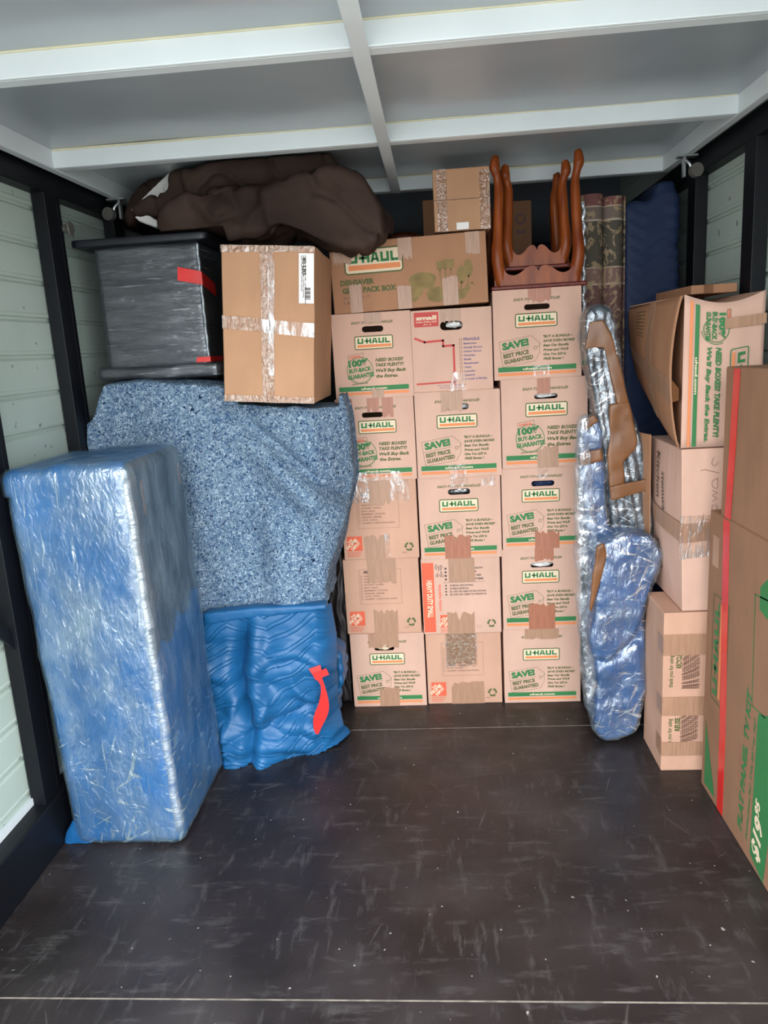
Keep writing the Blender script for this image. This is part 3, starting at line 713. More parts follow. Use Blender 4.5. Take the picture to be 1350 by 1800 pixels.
carton('box with red "small" label and red house outline, top of the middle column', -.086, .215, 1.298, 1.602, yB_, design=d_small, slot=(.50, .80, .28, .11), group=G1, seed=10,
       tapes=[(.36, .62, .83, 1, 'bottom', TT), (.46, .66, 0, .24, 'top', TC)])
# right column
carton('moving box with SAVE tag print, bottom of the right column, its handle slot uncut', .228, .539, 0, .327, yC+.005, design=d_save, group=G1, seed=11,
       tapes=[(.28, .72, .85, 1, 'bottom', TT)])
carton('SAVE tag moving box, second from the bottom of the right column', .230, .539, .327, .663, yC, design=d_save, slot=(.51, .80, .29, .062), group=G1, seed=12,
       tapes=[(.42, .66, .84, 1, 'bottom', TR_), (.33, .67, 0, .33, 'top', TR_)])
carton('SAVE tag moving box in the middle of the right column, dark blue in handle', .236, .543, .663, .990, yC+.002, design=d_save, slot=(.52, .80, .29, .066), group=G1, seed=13,
       tapes=[(.46, .58, .86, 1, '', TC), (.41, .72, 0, .23, 'top', TR_)])
carton('moving box with buy-back badge, second from the top of the right column', .242, .565, .990, 1.328, yC-.006, design=d_back, slot=(.52, .80, .27, .055), group=G1, seed=14,
       tapes=[(.42, .57, .83, 1, '', TR_), (.41, .66, 0, .24, 'top', TT)])
carton('moving box with SAVE tag print under the upturned tables, top of the right column', .220, .544, 1.328, 1.655, yC, design=d_save, slot=(.50, .80, .29, .062), group=G1, seed=15,
       tapes=[(.40, .66, .84, 1, 'bottom', TR_), (.45, .63, .03, .15, '', TC)])
# wide dish box
t = carton('wide dish box with pots and utensils print on top of left and middle columns', -.371, .206, 1.606, 1.858, yA-.008, design=d_dish, d=.42, mat='kraft_brown', group=None, seed=16, rot=(0, -.018, 0), name='dish_box',
       tapes=[(.02, .14, .68, .92, 'bottom', TT), (.44, .53, .68, 1, 'bottom', TT), (.87, .96, .68, 1, 'bottom', TT), (.11, .19, 0, .42, 'top', TT), (.42, .51, 0, .34, 'top', TT), (.71, .81, 0, .42, 'top', TT)])
t.location.z = 1.6065
# contents seen through the handle slots
for lab, nm, x, z, r, c in (('crumpled white paper in the handle slot of the box below the red-label box', 'packing_paper', .075, 1.237, (.045, .02, .012), 'white'),
                    ('white cloth inside the handle slot, second box up in the right column', 'white_cloth', .39, .592, (.045, .02, .013), 'white'),
                    ('dark blue cloth inside the handle slot of the middle right-column box', 'blue_cloth', .40, .922, (.05, .02, .016), 'blue_dark'),
                    ('yellowish cloth inside the handle slot of the bottom left-column box', 'yellow_cloth', -.265, .255, (.035, .02, .012), 'cream'),
                    ('pale wire basket inside the wide handle hole of the red-label box', 'white_basket', .075, 1.545, (.03, .02, .012), 'white'),
                    ('grey plastic bag inside the handle slot of the centre SAVE box', 'grey_bag', .07, .905, (.045, .02, .014), 'galv'),
                    ('pale lining inside the handle slot of the right-column buy-back box', 'pale_lining', .41, 1.264, (.045, .02, .012), 'white')):
    lump(nm, lab, 'packed item', (x, 2.955, z), r, c, x*30)
# small taped box on the dish box
t = carton('small taped cardboard box with white label strip, sitting on the dish box under the door', .018, .222, 1.876, 2.090, 2.93, d=.2, mat='kraft_tan', name='cardboard_box', seed=20,
           tapes=[(.06, .24, 0, 1, '', 'tape_sheen'), (.82, 1, 0, .95, '', 'tape_sheen')], rot=(0, 0, 0))
part('flap_seam', boxes(((0, -.0022, .107), (.204, -.0012, .1095))), 'tape_brown', t)
part('paper_label', boxes(((.08, -.003, .004), (.125, -.002, .028))), 'white', t, label='torn white label')

# ================================================================ UPTURNED NESTING TABLES
def upturned_table(label, x0, x1, y0, y1, z0, hl, k=1.0):
    w, d = x1-x0, y1-y0
    t = thing('side_table', label, 'table', (x0+w/2, y0+d/2, z0), 'nested side tables upside down')
    part('tabletop', boxes(((-w/2-.012, -d/2-.012, 0), (w/2+.012, d/2+.012, .016)), bev=.005), 'cherry_dark', t)
    def apron(length):
        n = 40; top = []
        for i in range(n+1):
            u = i/n; a = abs(u-.5)*2
            if a < .34: z = .074+.008*math.sin(a/.34*math.pi) - .010*(1-min(1, a/.06))
            elif a < .8: z = .074-.022*math.sin((a-.34)/.46*math.pi*.75)
            else: z = .0584+.055*((a-.8)/.2)**1.6
            top.append((-length/2+length*u, z*k))
        vs = []; fs = []
        for i, (x, z) in enumerate(top):
            vs += [(x, -.009, .016), (x, -.009, z), (x, .009, .016), (x, .009, z)]
        for i in range(n):
            a, b = i*4, i*4+4; fs += [(a, b, b+1, a+1), (a+2, a+3, b+3, b+2), (a+1, b+1, b+3, a+3), (a, a+2, b+2, b)]
        fs += [(0, 1, 3, 2), (n*4, n*4+2, n*4+3, n*4+1)]
        return mesh(vs, fs)
    L = w-.045
    part('apron', apron(L), 'cherry', t, (0, -d/2+.012, 0)); part('apron', apron(L), 'cherry', t, (0, d/2-.012, 0))
    part('apron', apron(d-.045), 'cherry', t, (-w/2+.012, 0, 0), (0, 0, math.pi/2)); part('apron', apron(d-.045), 'cherry', t, (w/2-.012, 0, 0), (0, 0, math.pi/2))
    for sx_ in (-1, 1):
        for sy_ in (-1, 1):
            bm = bmesh.new()
            prof = [(-.014, .016, .024), (-.006, .05, .026), (.003, .09, .026), (.006, .13, .0245), (.001, .19, .021), (-.003, .26, .0205), (-.006, .32, .020), (-.006, .355, .0175), (.000, .385, .016), (.007, .41, .021), (.006, .435, .018), (.001, .448, .014)]
            pts = [Vector((sx_*(w/2-.020+o*.9), sy_*(d/2-.020+o*.6), .016+(z-.016)/.432*(hl-.016))) for o, z, r in prof]
            rad = [Vector((r, 0, 0)) for o, z, r in prof]
            P_ = spline(pts, 4); Rr = [q.x*.9 for q in spline(rad, 4)]
            tube(bm, P_, Rr, 14)
            part('leg', bm_mesh(bm), 'cherry', t, smooth=True)
    return t
upturned_table('larger upturned cherry side table with curved legs, resting on the top right-column box', .230, .556, 2.935, 3.49, 1.6555, .467)
upturned_table('smaller upturned cherry side table nested between the legs of the larger one', .272, .522, 3.005, 3.24, 1.728, .375, 1.1)

# ================================================================ LEFT SIDE
# tall wrapped block
t = thing('wrapped_furniture', 'tall upright furniture block in blue blanket and clear stretch film, left foreground', 'wrapped furniture', (-1.03, 2.24, 0))
A = softbox((-1.195, 2.02, 0.0), (-.842, 2.475, 1.205), .035, (30, 34, 100))
def leanf(me, k=0):
    for v in me.vertices:
        z = v.co.z; f = z/1.2
        v.co.x += -.028*f-(.016*f if v.co.x < -1.1 else 0)
        if v.co.x < -1.1 and z > 1.13: v.co.x -= .012; v.co.z -= .01
        v.co.x = max(v.co.x, -1.246)
        if z > .02: v.co += Vector((.004, .006, .003))*fr(v.co+Vector((k, 0, 0)), 5)
    me.update(); return me
A = leanf(A)
for v in A.vertices: v.co -= t.location
me = A.copy(); me.materials.clear(); 
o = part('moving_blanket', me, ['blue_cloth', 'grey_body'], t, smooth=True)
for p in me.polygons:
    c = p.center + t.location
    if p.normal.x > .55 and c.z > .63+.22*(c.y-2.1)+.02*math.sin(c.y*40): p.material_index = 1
F = shell(A, .004, lambda p: .004*abs(fr(Vector((p.x*3, p.y*3, p.z)), 9, 3)))
for v in F.vertices: v.co.z = max(v.co.z, .001)
part('stretch_film', F, 'film_block', t, smooth=True)
bm = bmesh.new()  # added pale tube standing in for the highlight on the block's front corner
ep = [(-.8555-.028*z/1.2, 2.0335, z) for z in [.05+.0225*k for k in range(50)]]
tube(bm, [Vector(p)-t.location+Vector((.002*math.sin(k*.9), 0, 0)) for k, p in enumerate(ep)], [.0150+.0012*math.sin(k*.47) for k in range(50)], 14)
part('film_edge', bm_mesh(bm), 'film_highlight', t, smooth=True, label='pale tube for the edge highlight along the front corner')
for yy in (2.10, 2.42):
    part('brown_tape_strip', boxes(((-.8685-t.location.x, yy-t.location.y, .75), (-.8665-t.location.x, yy+.018-t.location.y, 1.14)), bev=.0005), 'tape_brown', t, label='brown tape under the film')
# loose tail of blanket by the rail
me = prisms([(pxo([(118, 1462), (132, 1435), (165, 1440), (168, 1490), (120, 1487)], 2.05), 2.03, 2.12)], .008, 4, lambda p: .004*fr(p, 20))
for v in me.vertices: v.co -= t.location; v.co.z = max(v.co.z, .002)
part('blanket_tail', me, 'blue_cloth', t, smooth=True)

# dresser shape under felt pad
def fe(p): return .010*fr((p.x*1.0, p.y, p.z*.35), 5.5, 2)+.005*fr(p, 16, 2)
YFE = 2.60
pts = [(172, 676), (230, 671), (385, 676), (400, 692), (560, 700), (576, 684), (592, 694), (606, 735), (612, 790), (618, 850), (606, 905), (594, 955), (580, 1000), (572, 1035), (577, 1063), (500, 1068), (440, 1075), (350, 1084), (330, 960), (300, 850), (200, 830), (128, 780), (120, 765), (135, 752), (158, 742)]
main = pxo(pts, YFE)
def fy(p):
    x, z = p; return YFE+.02
me = prisms([(main, fy, 2.89)], .010, 10, None)
for v in me.vertices:
    c = v.co
    # the top steps down towards the right under the tan box, the folds run down from the top edge
    fold_ = .030*math.sin(c.x*15+.8*math.sin(c.z*4)) * min(1, max(0, (1.42-c.z)*3)) + .012*math.sin(c.x*31+2+c.z*3)*min(1, max(0, (1.3-c.z)*2))
    if c.y < 2.75: c.y += fold_ - .03*min(1, max(0, (1.3-c.z)))
    if c.y < 2.75:
        dg = (c.x+.72)*.66+(c.z-1.28)*.75          # diagonal fold falling from the tan box to the right
        c.y += .050*math.exp(-(dg/.024)**2)*min(1, max(0, c.x+.78)*5)-.045*math.exp(-((dg+.06)/.05)**2)*min(1, max(0, c.x+.78)*5)
    if c.x > -.44: c.y += (c.x+.44)*.7
    c.x = max(c.x, -1.245); c.y = min(c.y, 2.893)
    if -.70 < c.x < -.345: c.z = min(c.z, 1.290+(-.52-c.x)*.08)
me.update(); fold(me, fe)
t = thing('draped_furniture', 'waist-high item draped in speckled grey-blue felt pad, behind the wrapped block', 'draped furniture', (-.82, 2.75, 0))
for v in me.vertices: v.co -= t.location
part('felt_pad', me, 'felt', t, smooth=True)
# furniture hidden beneath


# quilted blanket below, puddled on the floor
nu, nv = 260, 230; vs = []; fs = []
def chev(x, z):
    s = abs(((x*3.3+.15) % 1)-.5)*2
    ph = (z*20+s*1.6) % 1
    return .45*min(1, abs(ph-.5)*2/.5)-.0+.85*math.exp(-((abs(ph-.5)-.06)/.045)**2)*.0+.75*math.exp(-((ph-.5)/.085)**2)
top_l = atY(352, 1078, 2.60).z
for j in range(nv+1):
    v_ = j/nv
    for i in range(nu+1):
        u = i/nu
        zt = .565; z = zt*(1-v_)
        xl, xr = -1.02, -.432-.008*math.sin(z*11)+.03*max(0, 1-z/.12)
        x = xl+(xr-xl)*u
        # body bulges out at the foot on the left, recedes to the right
        y = 2.565-.085*(v_**1.6)*(1-.9*max(0, (u-.35)/.65))+.07*max(0, (u-.5)/.5)**2*v_
        if u > .9: y += ((u-.9)/.1)**2*.07
        A_ = min(1, v_*5)
        b1 = .065*math.exp(-((x+.745-.02*math.sin(z*14))/.03)**2)*A_*min(1, 1.6-v_)-.03*math.exp(-((x+.70)/.03)**2)*A_            # deep valley
        b2 = -.030*math.exp(-((x+.60+.12*(v_-.5))/.09)**2)*A_*math.sin(min(1, v_*1.2)*math.pi)
        b3 = .016*fr((x*1.2, z*2.4, 1), 4.2, 2)*A_ + .012*math.sin(z*70+x*26+5*fr((x, z, 5), 4, 2))*max(0, v_-.55)*2.4*(1-.8*max(0, (v_-.88)/.12))+.014*fr((x*.6+z, z-x*.5, 7), 9, 2)*A_-.020*math.exp(-((x*.5+z-.02-.12*math.sin(x*9))/.025)**2)*A_+.018*math.exp(-((z-.17-.35*(x+.6))/.02)**2)*A_
        rg_ = max(0, 1-abs(fr((x*1.3+z*.8, z*1.5-x*.6, 11), 3.6, 1))*2.8)**1.5
        y -= .034*rg_*min(1, max(0, v_-.30)*3)*(1-.6*max(0, (v_-.9)/.1))
        pud = -.05*math.sin(max(0, (v_-.72)/.28)*math.pi)*(.6+.6*math.sin(x*17))
        y += b1+b2+b3+pud*.6 - .0062*chev(x+.04*fr((x, z, 2), 5, 2), z+.03*fr((x, z, 9), 5, 2))
        if x < -.832: y = max(y, 2.492)
        zz = max(.002, z+ (.012*math.sin(x*23)*(1-v_)*0))
        vs.append((x, y, zz))
for j in range(nv):
    for i in range(nu):
        a = j*(nu+1)+i; fs.append((a, a+1, a+nu+2, a+nu+1))
me = mesh(vs, fs); me = eval_mesh(me, [('SOLIDIFY', dict(thickness=.012, offset=-1))])
t = thing('quilted_blanket', 'bright blue quilted moving blanket bunched on the floor beneath the felt pad', 'moving blanket', (-.72, 2.6, 0))
for v in me.vertices: v.co -= t.location
part('quilt', me, 'quilt', t, smooth=True)
part('furniture_body', boxes(((-1.0+.72, .13, .0), (-.56+.72, .27, .54)), bev=.01), 'dark_board', t)
# second fold of the quilt sticking out to the right
me = prisms([(pxo([(560, 1130), (585, 1128), (602, 1150), (604, 1200), (596, 1235), (590, 1265), (560, 1290), (545, 1292), (540, 1200)], 2.74), 2.70, 2.84)], .008, 8, lambda p: .006*fr(p, 14, 2)+.007*math.sin(p.x*110+p.z*12)+.003*math.sin(p.z*120+abs(((p.x*8)%1)-.5)*5))
for v in me.vertices: v.co.z = max(v.co.z, .003); v.co -= t.location
part('folded_edge', me, 'quilt', t, smooth=True)
me = prisms([(pxo([(356, 1078), (450, 1068), (574, 1062), (574, 1072), (450, 1086), (358, 1100)], 2.55), 2.545, 2.60)], .006, 4, lambda p: .003*fr(p, 14, 2))
for v in me.vertices: v.co -= t.location
part('hem_binding', me, 'quilt', t, smooth=True)
def ribbon(name, pts, wd, mat, parent, th=.0012, side=Vector((1, 0, 0)), label=None):
    """flat strip following points"""
    P_ = spline([Vector(p)-(parent.location if parent else Vector((0, 0, 0))) for p in pts], 5); bm = bmesh.new(); prev = None
    W = wd if callable(wd) else (lambda u: wd)
    for i, p in enumerate(P_):
        tg = (P_[min(i+1, len(P_)-1)]-P_[max(i-1, 0)]).normalized(); nrm = Vector((0, -1, 0)) if side is None else side
        sd = tg.cross(nrm).normalized()*W(i/(len(P_)-1))/2; o_ = nrm.normalized()*th
        r = [bm.verts.new(p-sd), bm.verts.new(p+sd), bm.verts.new(p+sd+o_), bm.verts.new(p-sd+o_)]
        if prev:
            for k in range(4): bm.faces.new((prev[k], prev[(k+1) % 4], r[(k+1) % 4], r[k]))
        else: bm.faces.new(r[::-1])
        prev = r
    bm.faces.new(prev); return part(name, bm_mesh(bm), mat, parent, label=label)
NF = Vector((0, -1, 0))
ribbon('red_tape', [atY(553, 1172, 2.525), atY(560, 1190, 2.52), atY(568, 1208, 2.52), atY(569, 1240, 2.52), atY(560, 1268, 2.52), atY(556, 1290, 2.52)], lambda u: .03+.016*math.cos(u*9), 'red_tape', t, side=NF, label='torn red tape strip')
ribbon('red_tape', [atY(552, 1190, 2.518), atY(576, 1180, 2.522)], .026, 'red_tape', t, side=NF, label='torn red tape strip')

# brown satin cloth hanging in the gap
me = prisms([(pxo([(600, 905), (608, 960), (612, 1080), (624, 1130), (622, 1190), (629, 1243), (600, 1240), (588, 1225), (578, 1120), (574, 1060), (580, 1000)], 2.88), 2.925, 3.0)], .007, 5,
            lambda p: .010*fr((p.x*3, p.y, p.z), 8, 2)+.004*math.sin(p.x*160+6*fr(p, 6, 2)))
for v in me.vertices: v.co.z = max(v.co.z, .002); v.co.x = min(v.co.x, -.4115)
setp(part('satin_cloth', me, 'satin', smooth=True), 'dark brown satin cloth hanging in the gap left of the box stack', 'cloth')

# charcoal wrapped cabinet
t = thing('wrapped_cabinet', 'charcoal cabinet wrapped in clear film with red tape, on the felt pad at left', 'wrapped cabinet', (-.98, 2.87, 1.415))
A = softbox((-1.175, 2.70, 1.45), (-.805, 3.02, 1.87), .012, (40, 30, 40))
for v in A.vertices: v.co -= t.location
part('cabinet_body', A.copy(), 'charcoal', t, smooth=True)
part('stretch_film', shell(A, .004, lambda p: .003*abs(fr((p.x, p.y, p.z*5), 9, 2))), 'film_dark', t, smooth=True)
A = softbox((-1.245, 2.68, 1.872), (-.765, 3.06, 1.902), .008, (20, 20, 6))
for v in A.vertices: v.co -= t.location
part('top_panel', A, 'dark_board', t, smooth=True)
A = softbox((-1.21, 2.675, 1.415), (-.765, 3.05, 1.458), .015, (40, 20, 8))
for v in A.vertices: v.co += Vector((0, .006, .008))*fr(v.co, 8, 2); v.co -= t.location
part('base_plinth', A, 'charcoal', t, smooth=True)
part('stretch_film', shell(A, .004), 'film_dark', t, smooth=True)
bm = bmesh.new(); tube(bm, [Vector((-.8045+.001*math.sin(k), 2.6965, 1.465+.01*k))-t.location for k in range(41)], .0045, 8)  # added thin tube that paints a highlight down the cabinet corner
part('film_edge', bm_mesh(bm), 'film_highlight', t, smooth=True, label='thin pale tube for the highlight on the front corner')
X1 = -.7985
def strap(name, z0, z1, xa, slope):
    vs = [(xa, 2.693, z0), (xa+.005, 2.693, z1), (X1, 2.693, z1-slope*.4), (X1, 2.693, z0-slope*.4), (X1, 2.85, z0-slope), (X1, 2.85, z1-slope)]
    off = [(0, -.0015, 0), (0, -.0015, 0), (.0015, -.0015, 0), (.0015, -.0015, 0), (.0015, 0, 0), (.0015, 0, 0)]
    V_ = [Vector(a)-t.location for a in vs]+[Vector(a)+Vector(b)-t.location for a, b in zip(vs, off)]
    fs = [(0, 1, 2, 3), (3, 2, 5, 4), (6, 9, 8, 7), (9, 10, 11, 8), (0, 3, 9, 6), (3, 4, 10, 9), (4, 5, 11, 10), (5, 2, 8, 11), (2, 1, 7, 8), (1, 0, 6, 7)]
    part(name, mesh(V_, fs), 'red_tape', t, label='red tape around the corner')
strap('red_tape', 1.745, 1.79, -.885, .05); strap('red_tape', 1.462, 1.480, -.85, 0)

# tan cardboard box on the felt pad
bx0, bx1 = atY(390, 560, 2.50).x, atY(552, 560, 2.50).x
zb, zt = atY(470, 708, 2.50).z, atY(470, 431, 2.50).z
W_, H_ = bx1-bx0, zt-zb; ang = math.radians(4.6)
cc = Vector(((bx0+bx1)/2, 0, (zb+zt)/2)); off = Matrix.Rotation(ang, 3, 'Y') @ Vector((-W_/2, 0, -H_/2))
t = thing('cardboard_box', 'large tan cardboard box with crossed packing tape and white barcode label', 'box', (cc.x+off.x, 2.50, cc.z+off.z), None, (0, ang, 0))
bm = bmesh.new(); add_box(bm, (0, 0, 0), (W_, .41, H_), .004)
bmesh.ops.subdivide_edges(bm, edges=bm.edges, cuts=6, use_grid_fill=True)
for v in bm.verts: v.co += Vector((.003, .003, .003))*noise.noise(v.co*9)
part('carton', bm_mesh(bm), 'kraft_tan', t)
tape_piece(t, [(W_*.43, 0), (W_*.565, 0), (W_*.56, H_), (W_*.42, H_)], 'tape_sheen', .004)
tape_piece(t, [(W_*.50, H_*.18), (W_*.56, H_*.18), (W_*.575, H_*.9), (W_*.5, H_*.9)], 'tape_clear', .0052)
tape_piece(t, [(0, H_*.475), (W_*.43, H_*.46), (W_*.43, H_*.545), (0, H_*.56)], 'tape_sheen', .0046)
tape_piece(t, [(W_*.43, H_*.455), (W_, H_*.43), (W_, H_*.52), (W_*.43, H_*.54)], 'tape_clear', .0056)
tape_piece(t, [(0, H_*.955), (W_, H_*.965), (W_, H_), (0, H_)], 'tape_sheen', .0042)
tape_piece(t, [(0, 0), (W_, 0), (W_, H_*.04), (0, H_*.045)], 'tape_sheen', .0042)
lb = part('shipping_label', boxes(((W_*.835, -.006, H_*.645), (W_*.995, -.005, H_*.955))), 'white', t, label='white shipping label')
pr = Print(1, 1)
for i in range(9): pr.rect(W_*.90, H_*(.668+i*.0085), W_*.96, H_*(.672+i*.0085+(.0025 if i % 3 else 0)), 'black')
pr.text('40 LBS', W_*.875, H_*.93, .055, .012, 'black', .02, 0, -90)
for i in range(3): pr.text('1000 E. Walnut St 740 / Grill Box Assembly', W_*(.86+.02*i), H_*.94, .11+.02*i, .0045, 'black', .01, 0, -90)
part('label_printing', pr.mesh(lambda u, v, l: (u, -.0066, v)), None, lb)

# plush throw bundle on top
def pl(p): return .026*fr(p, 6, 2)+.005*fr(p, 24, 2)-.022*max(0, 1-abs(fr(p+Vector((3, 1, 2)), 5, 2))*7)+.006*abs(math.sin(p.x*14+p.z*18+3*fr(p, 4, 2)))
me = prisms([
    (pxo([(318, 292), (330, 300), (400, 276), (470, 268), (560, 264), (580, 272), (590, 300), (560, 330), (440, 345), (330, 345)], 2.78), 2.78, 3.10),
    (pxo([(272, 385), (300, 350), (380, 325), (470, 330), (500, 380), (480, 412), (400, 418), (310, 425), (278, 415)], 2.70), 2.70, 3.08),
    (pxo([(455, 340), (520, 300), (600, 295), (650, 330), (672, 365), (674, 410), (640, 432), (570, 430), (520, 405), (470, 395)], 2.66), 2.68, 3.04),
    (pxo([(575, 262), (595, 300), (655, 335), (672, 380), (600, 390), (560, 300)], 2.88), 2.86, 3.1),
    (pxo([(236, 368), (258, 352), (312, 340), (320, 370), (268, 386), (242, 384)], 2.86), 2.82, 3.0),
    (pxo([(215, 388), (232, 340), (262, 322), (300, 300), (262, 352), (236, 376), (226, 396)], 2.95), 2.96, 3.03),
    (pxo([(310, 310), (560, 290), (640, 340), (600, 415), (400, 410), (300, 400)], 2.9), 2.82, 3.08)], .010, 14, pl)
for v in me.vertices:
    c = v.co
    if c.x < -.70: c.z = max(c.z, 1.912)
    elif c.x < -.352: c.z = max(c.z, zt+.014)
    elif c.y > 2.88: c.z = max(c.z, 1.882)
    c.z = min(c.z, 2.14)
    if c.z > 2.09 and c.y < 2.60: c.y = 2.60
me.update()
setp(part('plush_throw', me, 'plush', smooth=True), 'dark brown plush throw bundled under the raised door', 'throw')
me = prisms([(pxo([(286, 330), (318, 292), (318, 322), (290, 338)], 2.92), 2.92, 2.96), (pxo([(228, 378), (243, 368), (272, 386), (268, 398), (236, 386)], 2.80), 2.84, 2.94),
             (pxo([(236, 372), (310, 300), (316, 318), (262, 386)], 2.97), 2.93, 2.98)], .005, 3)
setp(part('white_pillow', me, 'white', smooth=True), 'white pillow edge poking out at the left of the plush throw', 'pillow')

# ================================================================ BACK OF THE CONTAINER
def bbox_px(name, label, cat, x0, x1, ytop, Y, d, mat, z0=0, par=None):
    a = atY(x0, ytop, Y); b = atY(x1, ytop, Y)
    t = thing(name, label, cat, (a.x, Y, z0))
    part('carton' if cat == 'box' else 'body', boxes(((0, 0, 0), (b.x-a.x, d, a.z-z0)), bev=.004), mat, t); return t
t = bbox_px('cardboard_box', 'tall plain brown carton in shadow behind the upturned tables', 'box', 893, 934, 354, 3.62, .3, 'kraft_brown')
pr = Print(1, 1); b_ = atY(915, 385, 3.62)-t.location
pr.ring(b_.x, b_.z, .022, .004, 'blue_ink'); pr.text('FRAGILE', b_.x-.018, b_.z-.06, .04, .012, 'blue_ink')
part('printing', pr.mesh(lambda u, v, l: (u, -.001, v)), None, t)
bbox_px('cardboard_box', 'brown carton in shadow behind the small taped box', 'box', 742, 800, 352, 3.40, .25, 'kraft_brown')
t = thing('wrapped_headboard', 'dark blue blanket-covered panel between the table legs at the back', 'wrapped furniture', (.57, 4.1, 0))
part('moving_blanket', softbox((-.13, -.05, 0), (.12, .05, 1.95), .03, (8, 6, 40)), 'blue_dark', t, smooth=True)
t = thing('wooden_chair', 'reddish wooden furniture top in shadow behind the dish box', 'furniture', (-.13, 3.75, 0))
bm = bmesh.new(); tube(bm, spline([(-.12, 0, 1.93), (-.05, 0, 1.975), (.05, 0, 1.975), (.13, 0, 1.93)], 5), .02, 10, 1.0)
part('top_rail', bm_mesh(bm), 'cherry', t, smooth=True)
for s in (-1, 1):
    bm = bmesh.new(); tube(bm, [(s*.12, 0, 0), (s*.12, 0, 1), (s*.12, 0, 1.95)], .018, 8); part('post', bm_mesh(bm), 'cherry', t, smooth=True)

# rolled rug, rolled from both ends, standing beside the right column
def rug_mat():
    m_, nt, b = new_mat('floral_rug')
    tcn = N(nt, 'ShaderNodeTexCoord'); sp_ = N(nt, 'ShaderNodeSeparateXYZ'); nt.links.new(tcn.outputs['Object'], sp_.inputs[0])
    ramp = N(nt, 'ShaderNodeValToRGB'); ramp.color_ramp.interpolation = 'CONSTANT'
    mr_ = N(nt, 'ShaderNodeMapRange'); mr_.inputs[1].default_value = 1.4; mr_.inputs[2].default_value = 2.02
    nt.links.new(sp_.outputs[2], mr_.inputs[0]); nt.links.new(mr_.outputs[0], ramp.inputs[0])
    bands = [(0, (100, 70, 66)), (.42, (170, 150, 132)), (.43, (120, 92, 84)), (.52, (170, 150, 132)), (.53, (74, 68, 58)), (.80, (172, 154, 138)), (.81, (110, 96, 86)), (.88, (172, 154, 138)), (.89, (112, 70, 66))]
    e = ramp.color_ramp.elements
    e[0].position = 0; e[0].color = lin(bands[0][1]); e[1].position = bands[1][0]; e[1].color = lin(bands[1][1])
    for p_, c_ in bands[2:]: x_ = e.new(p_); x_.color = lin(c_)
    nz = N(nt, 'ShaderNodeTexNoise'); nz.inputs['Scale'].default_value = 17; nz.inputs['Detail'].default_value = 2; nz.inputs['Distortion'].default_value = 2.5
    nt.links.new(tcn.outputs['Object'], nz.inputs['Vector'])
    r2 = N(nt, 'ShaderNodeValToRGB'); r2.color_ramp.elements[0].position = .52; r2.color_ramp.elements[1].position = .58; r2.color_ramp.elements[1].color = (.8, .8, .8, 1)
    nt.links.new(nz.outputs['Fac'], r2.inputs[0])
    mx = N(nt, 'ShaderNodeMixRGB'); mx.inputs[2].default_value = lin((156, 134, 104))
    nt.links.new(r2.outputs[0], mx.inputs[0]); nt.links.new(ramp.outputs[0], mx.inputs[1])
    nt.links.new(mx.outputs[0], b.inputs['Base Color']); b.inputs['Roughness'].default_value = .85
    return m_
MAT['rug'] = rug_mat()
t = thing('rolled_rug', 'floral rug rolled from both ends standing beside the right column of boxes', 'rug', (.658, 3.12, 0))
bm = bmesh.new()
for cx, dr_ in ((-.042, 1), (.044, -1)):
    n = 60; inner = []; outer = []
    prof = []
    for k in range(n+1):
        a = dr_*(k/n)*4*math.pi - math.pi/2*0; r = .018+.026*k/n; prof.append((cx+r*math.cos(a), r*math.sin(a)))
    for z0_, z1_ in ((0, 1.995+(.0 if dr_ > 0 else -.012)),):
        lo = [bm.verts.new((x, y, z0_)) for x, y in prof]; hi = [bm.verts.new((x, y, z1_)) for x, y in prof]
        for k in range(n): bm.faces.new((lo[k], lo[k+1], hi[k+1], hi[k]))
me = bm_mesh(bm); me = eval_mesh(me, [('SOLIDIFY', dict(thickness=.006, offset=0))])
part('rug_roll', me, 'rug', t, smooth=False)
bm = bmesh.new()
tube(bm, [(-.076+.004*math.sin(k*1.7), -.045, 1.52+k*.0155) for k in range(30)], [.006+.003*math.sin(k*2.1)**2 for k in range(30)], 7)
part('plastic_sleeve_edge', bm_mesh(bm), 'film_edge', t, smooth=True, label='white crinkled plastic edge')

# blue-blanketed tall furniture at back right
t = thing('wrapped_wardrobe', 'tall furniture under dark blue quilted blanket against the right wall at the back', 'wrapped furniture', (.87, 3.3, 0))
me = prisms([(pxo([(1088, 352), (1140, 345), (1150, 312), (1185, 308), (1200, 340), (1205, 540), (1088, 540)], 3.15)[:6]+[], 3.16, 3.45)] if False else
            [([(.745, 0), (.745, 1.965), (.855, 1.975), (.875, 2.03), (.935, 2.04), (.965, 1.98), (.975, 0)], 3.14, 3.5)], .014, 6,
            lambda p: .008*fr(p, 6, 2)+.004*math.sin((p.z+abs((p.x*6) % 1-.5)*.1)*130))
for v in me.vertices: v.co.z = max(0, v.co.z); v.co.x = min(v.co.x, .985); v.co -= t.location
part('moving_blanket', me, 'blue_dark', t, smooth=True)

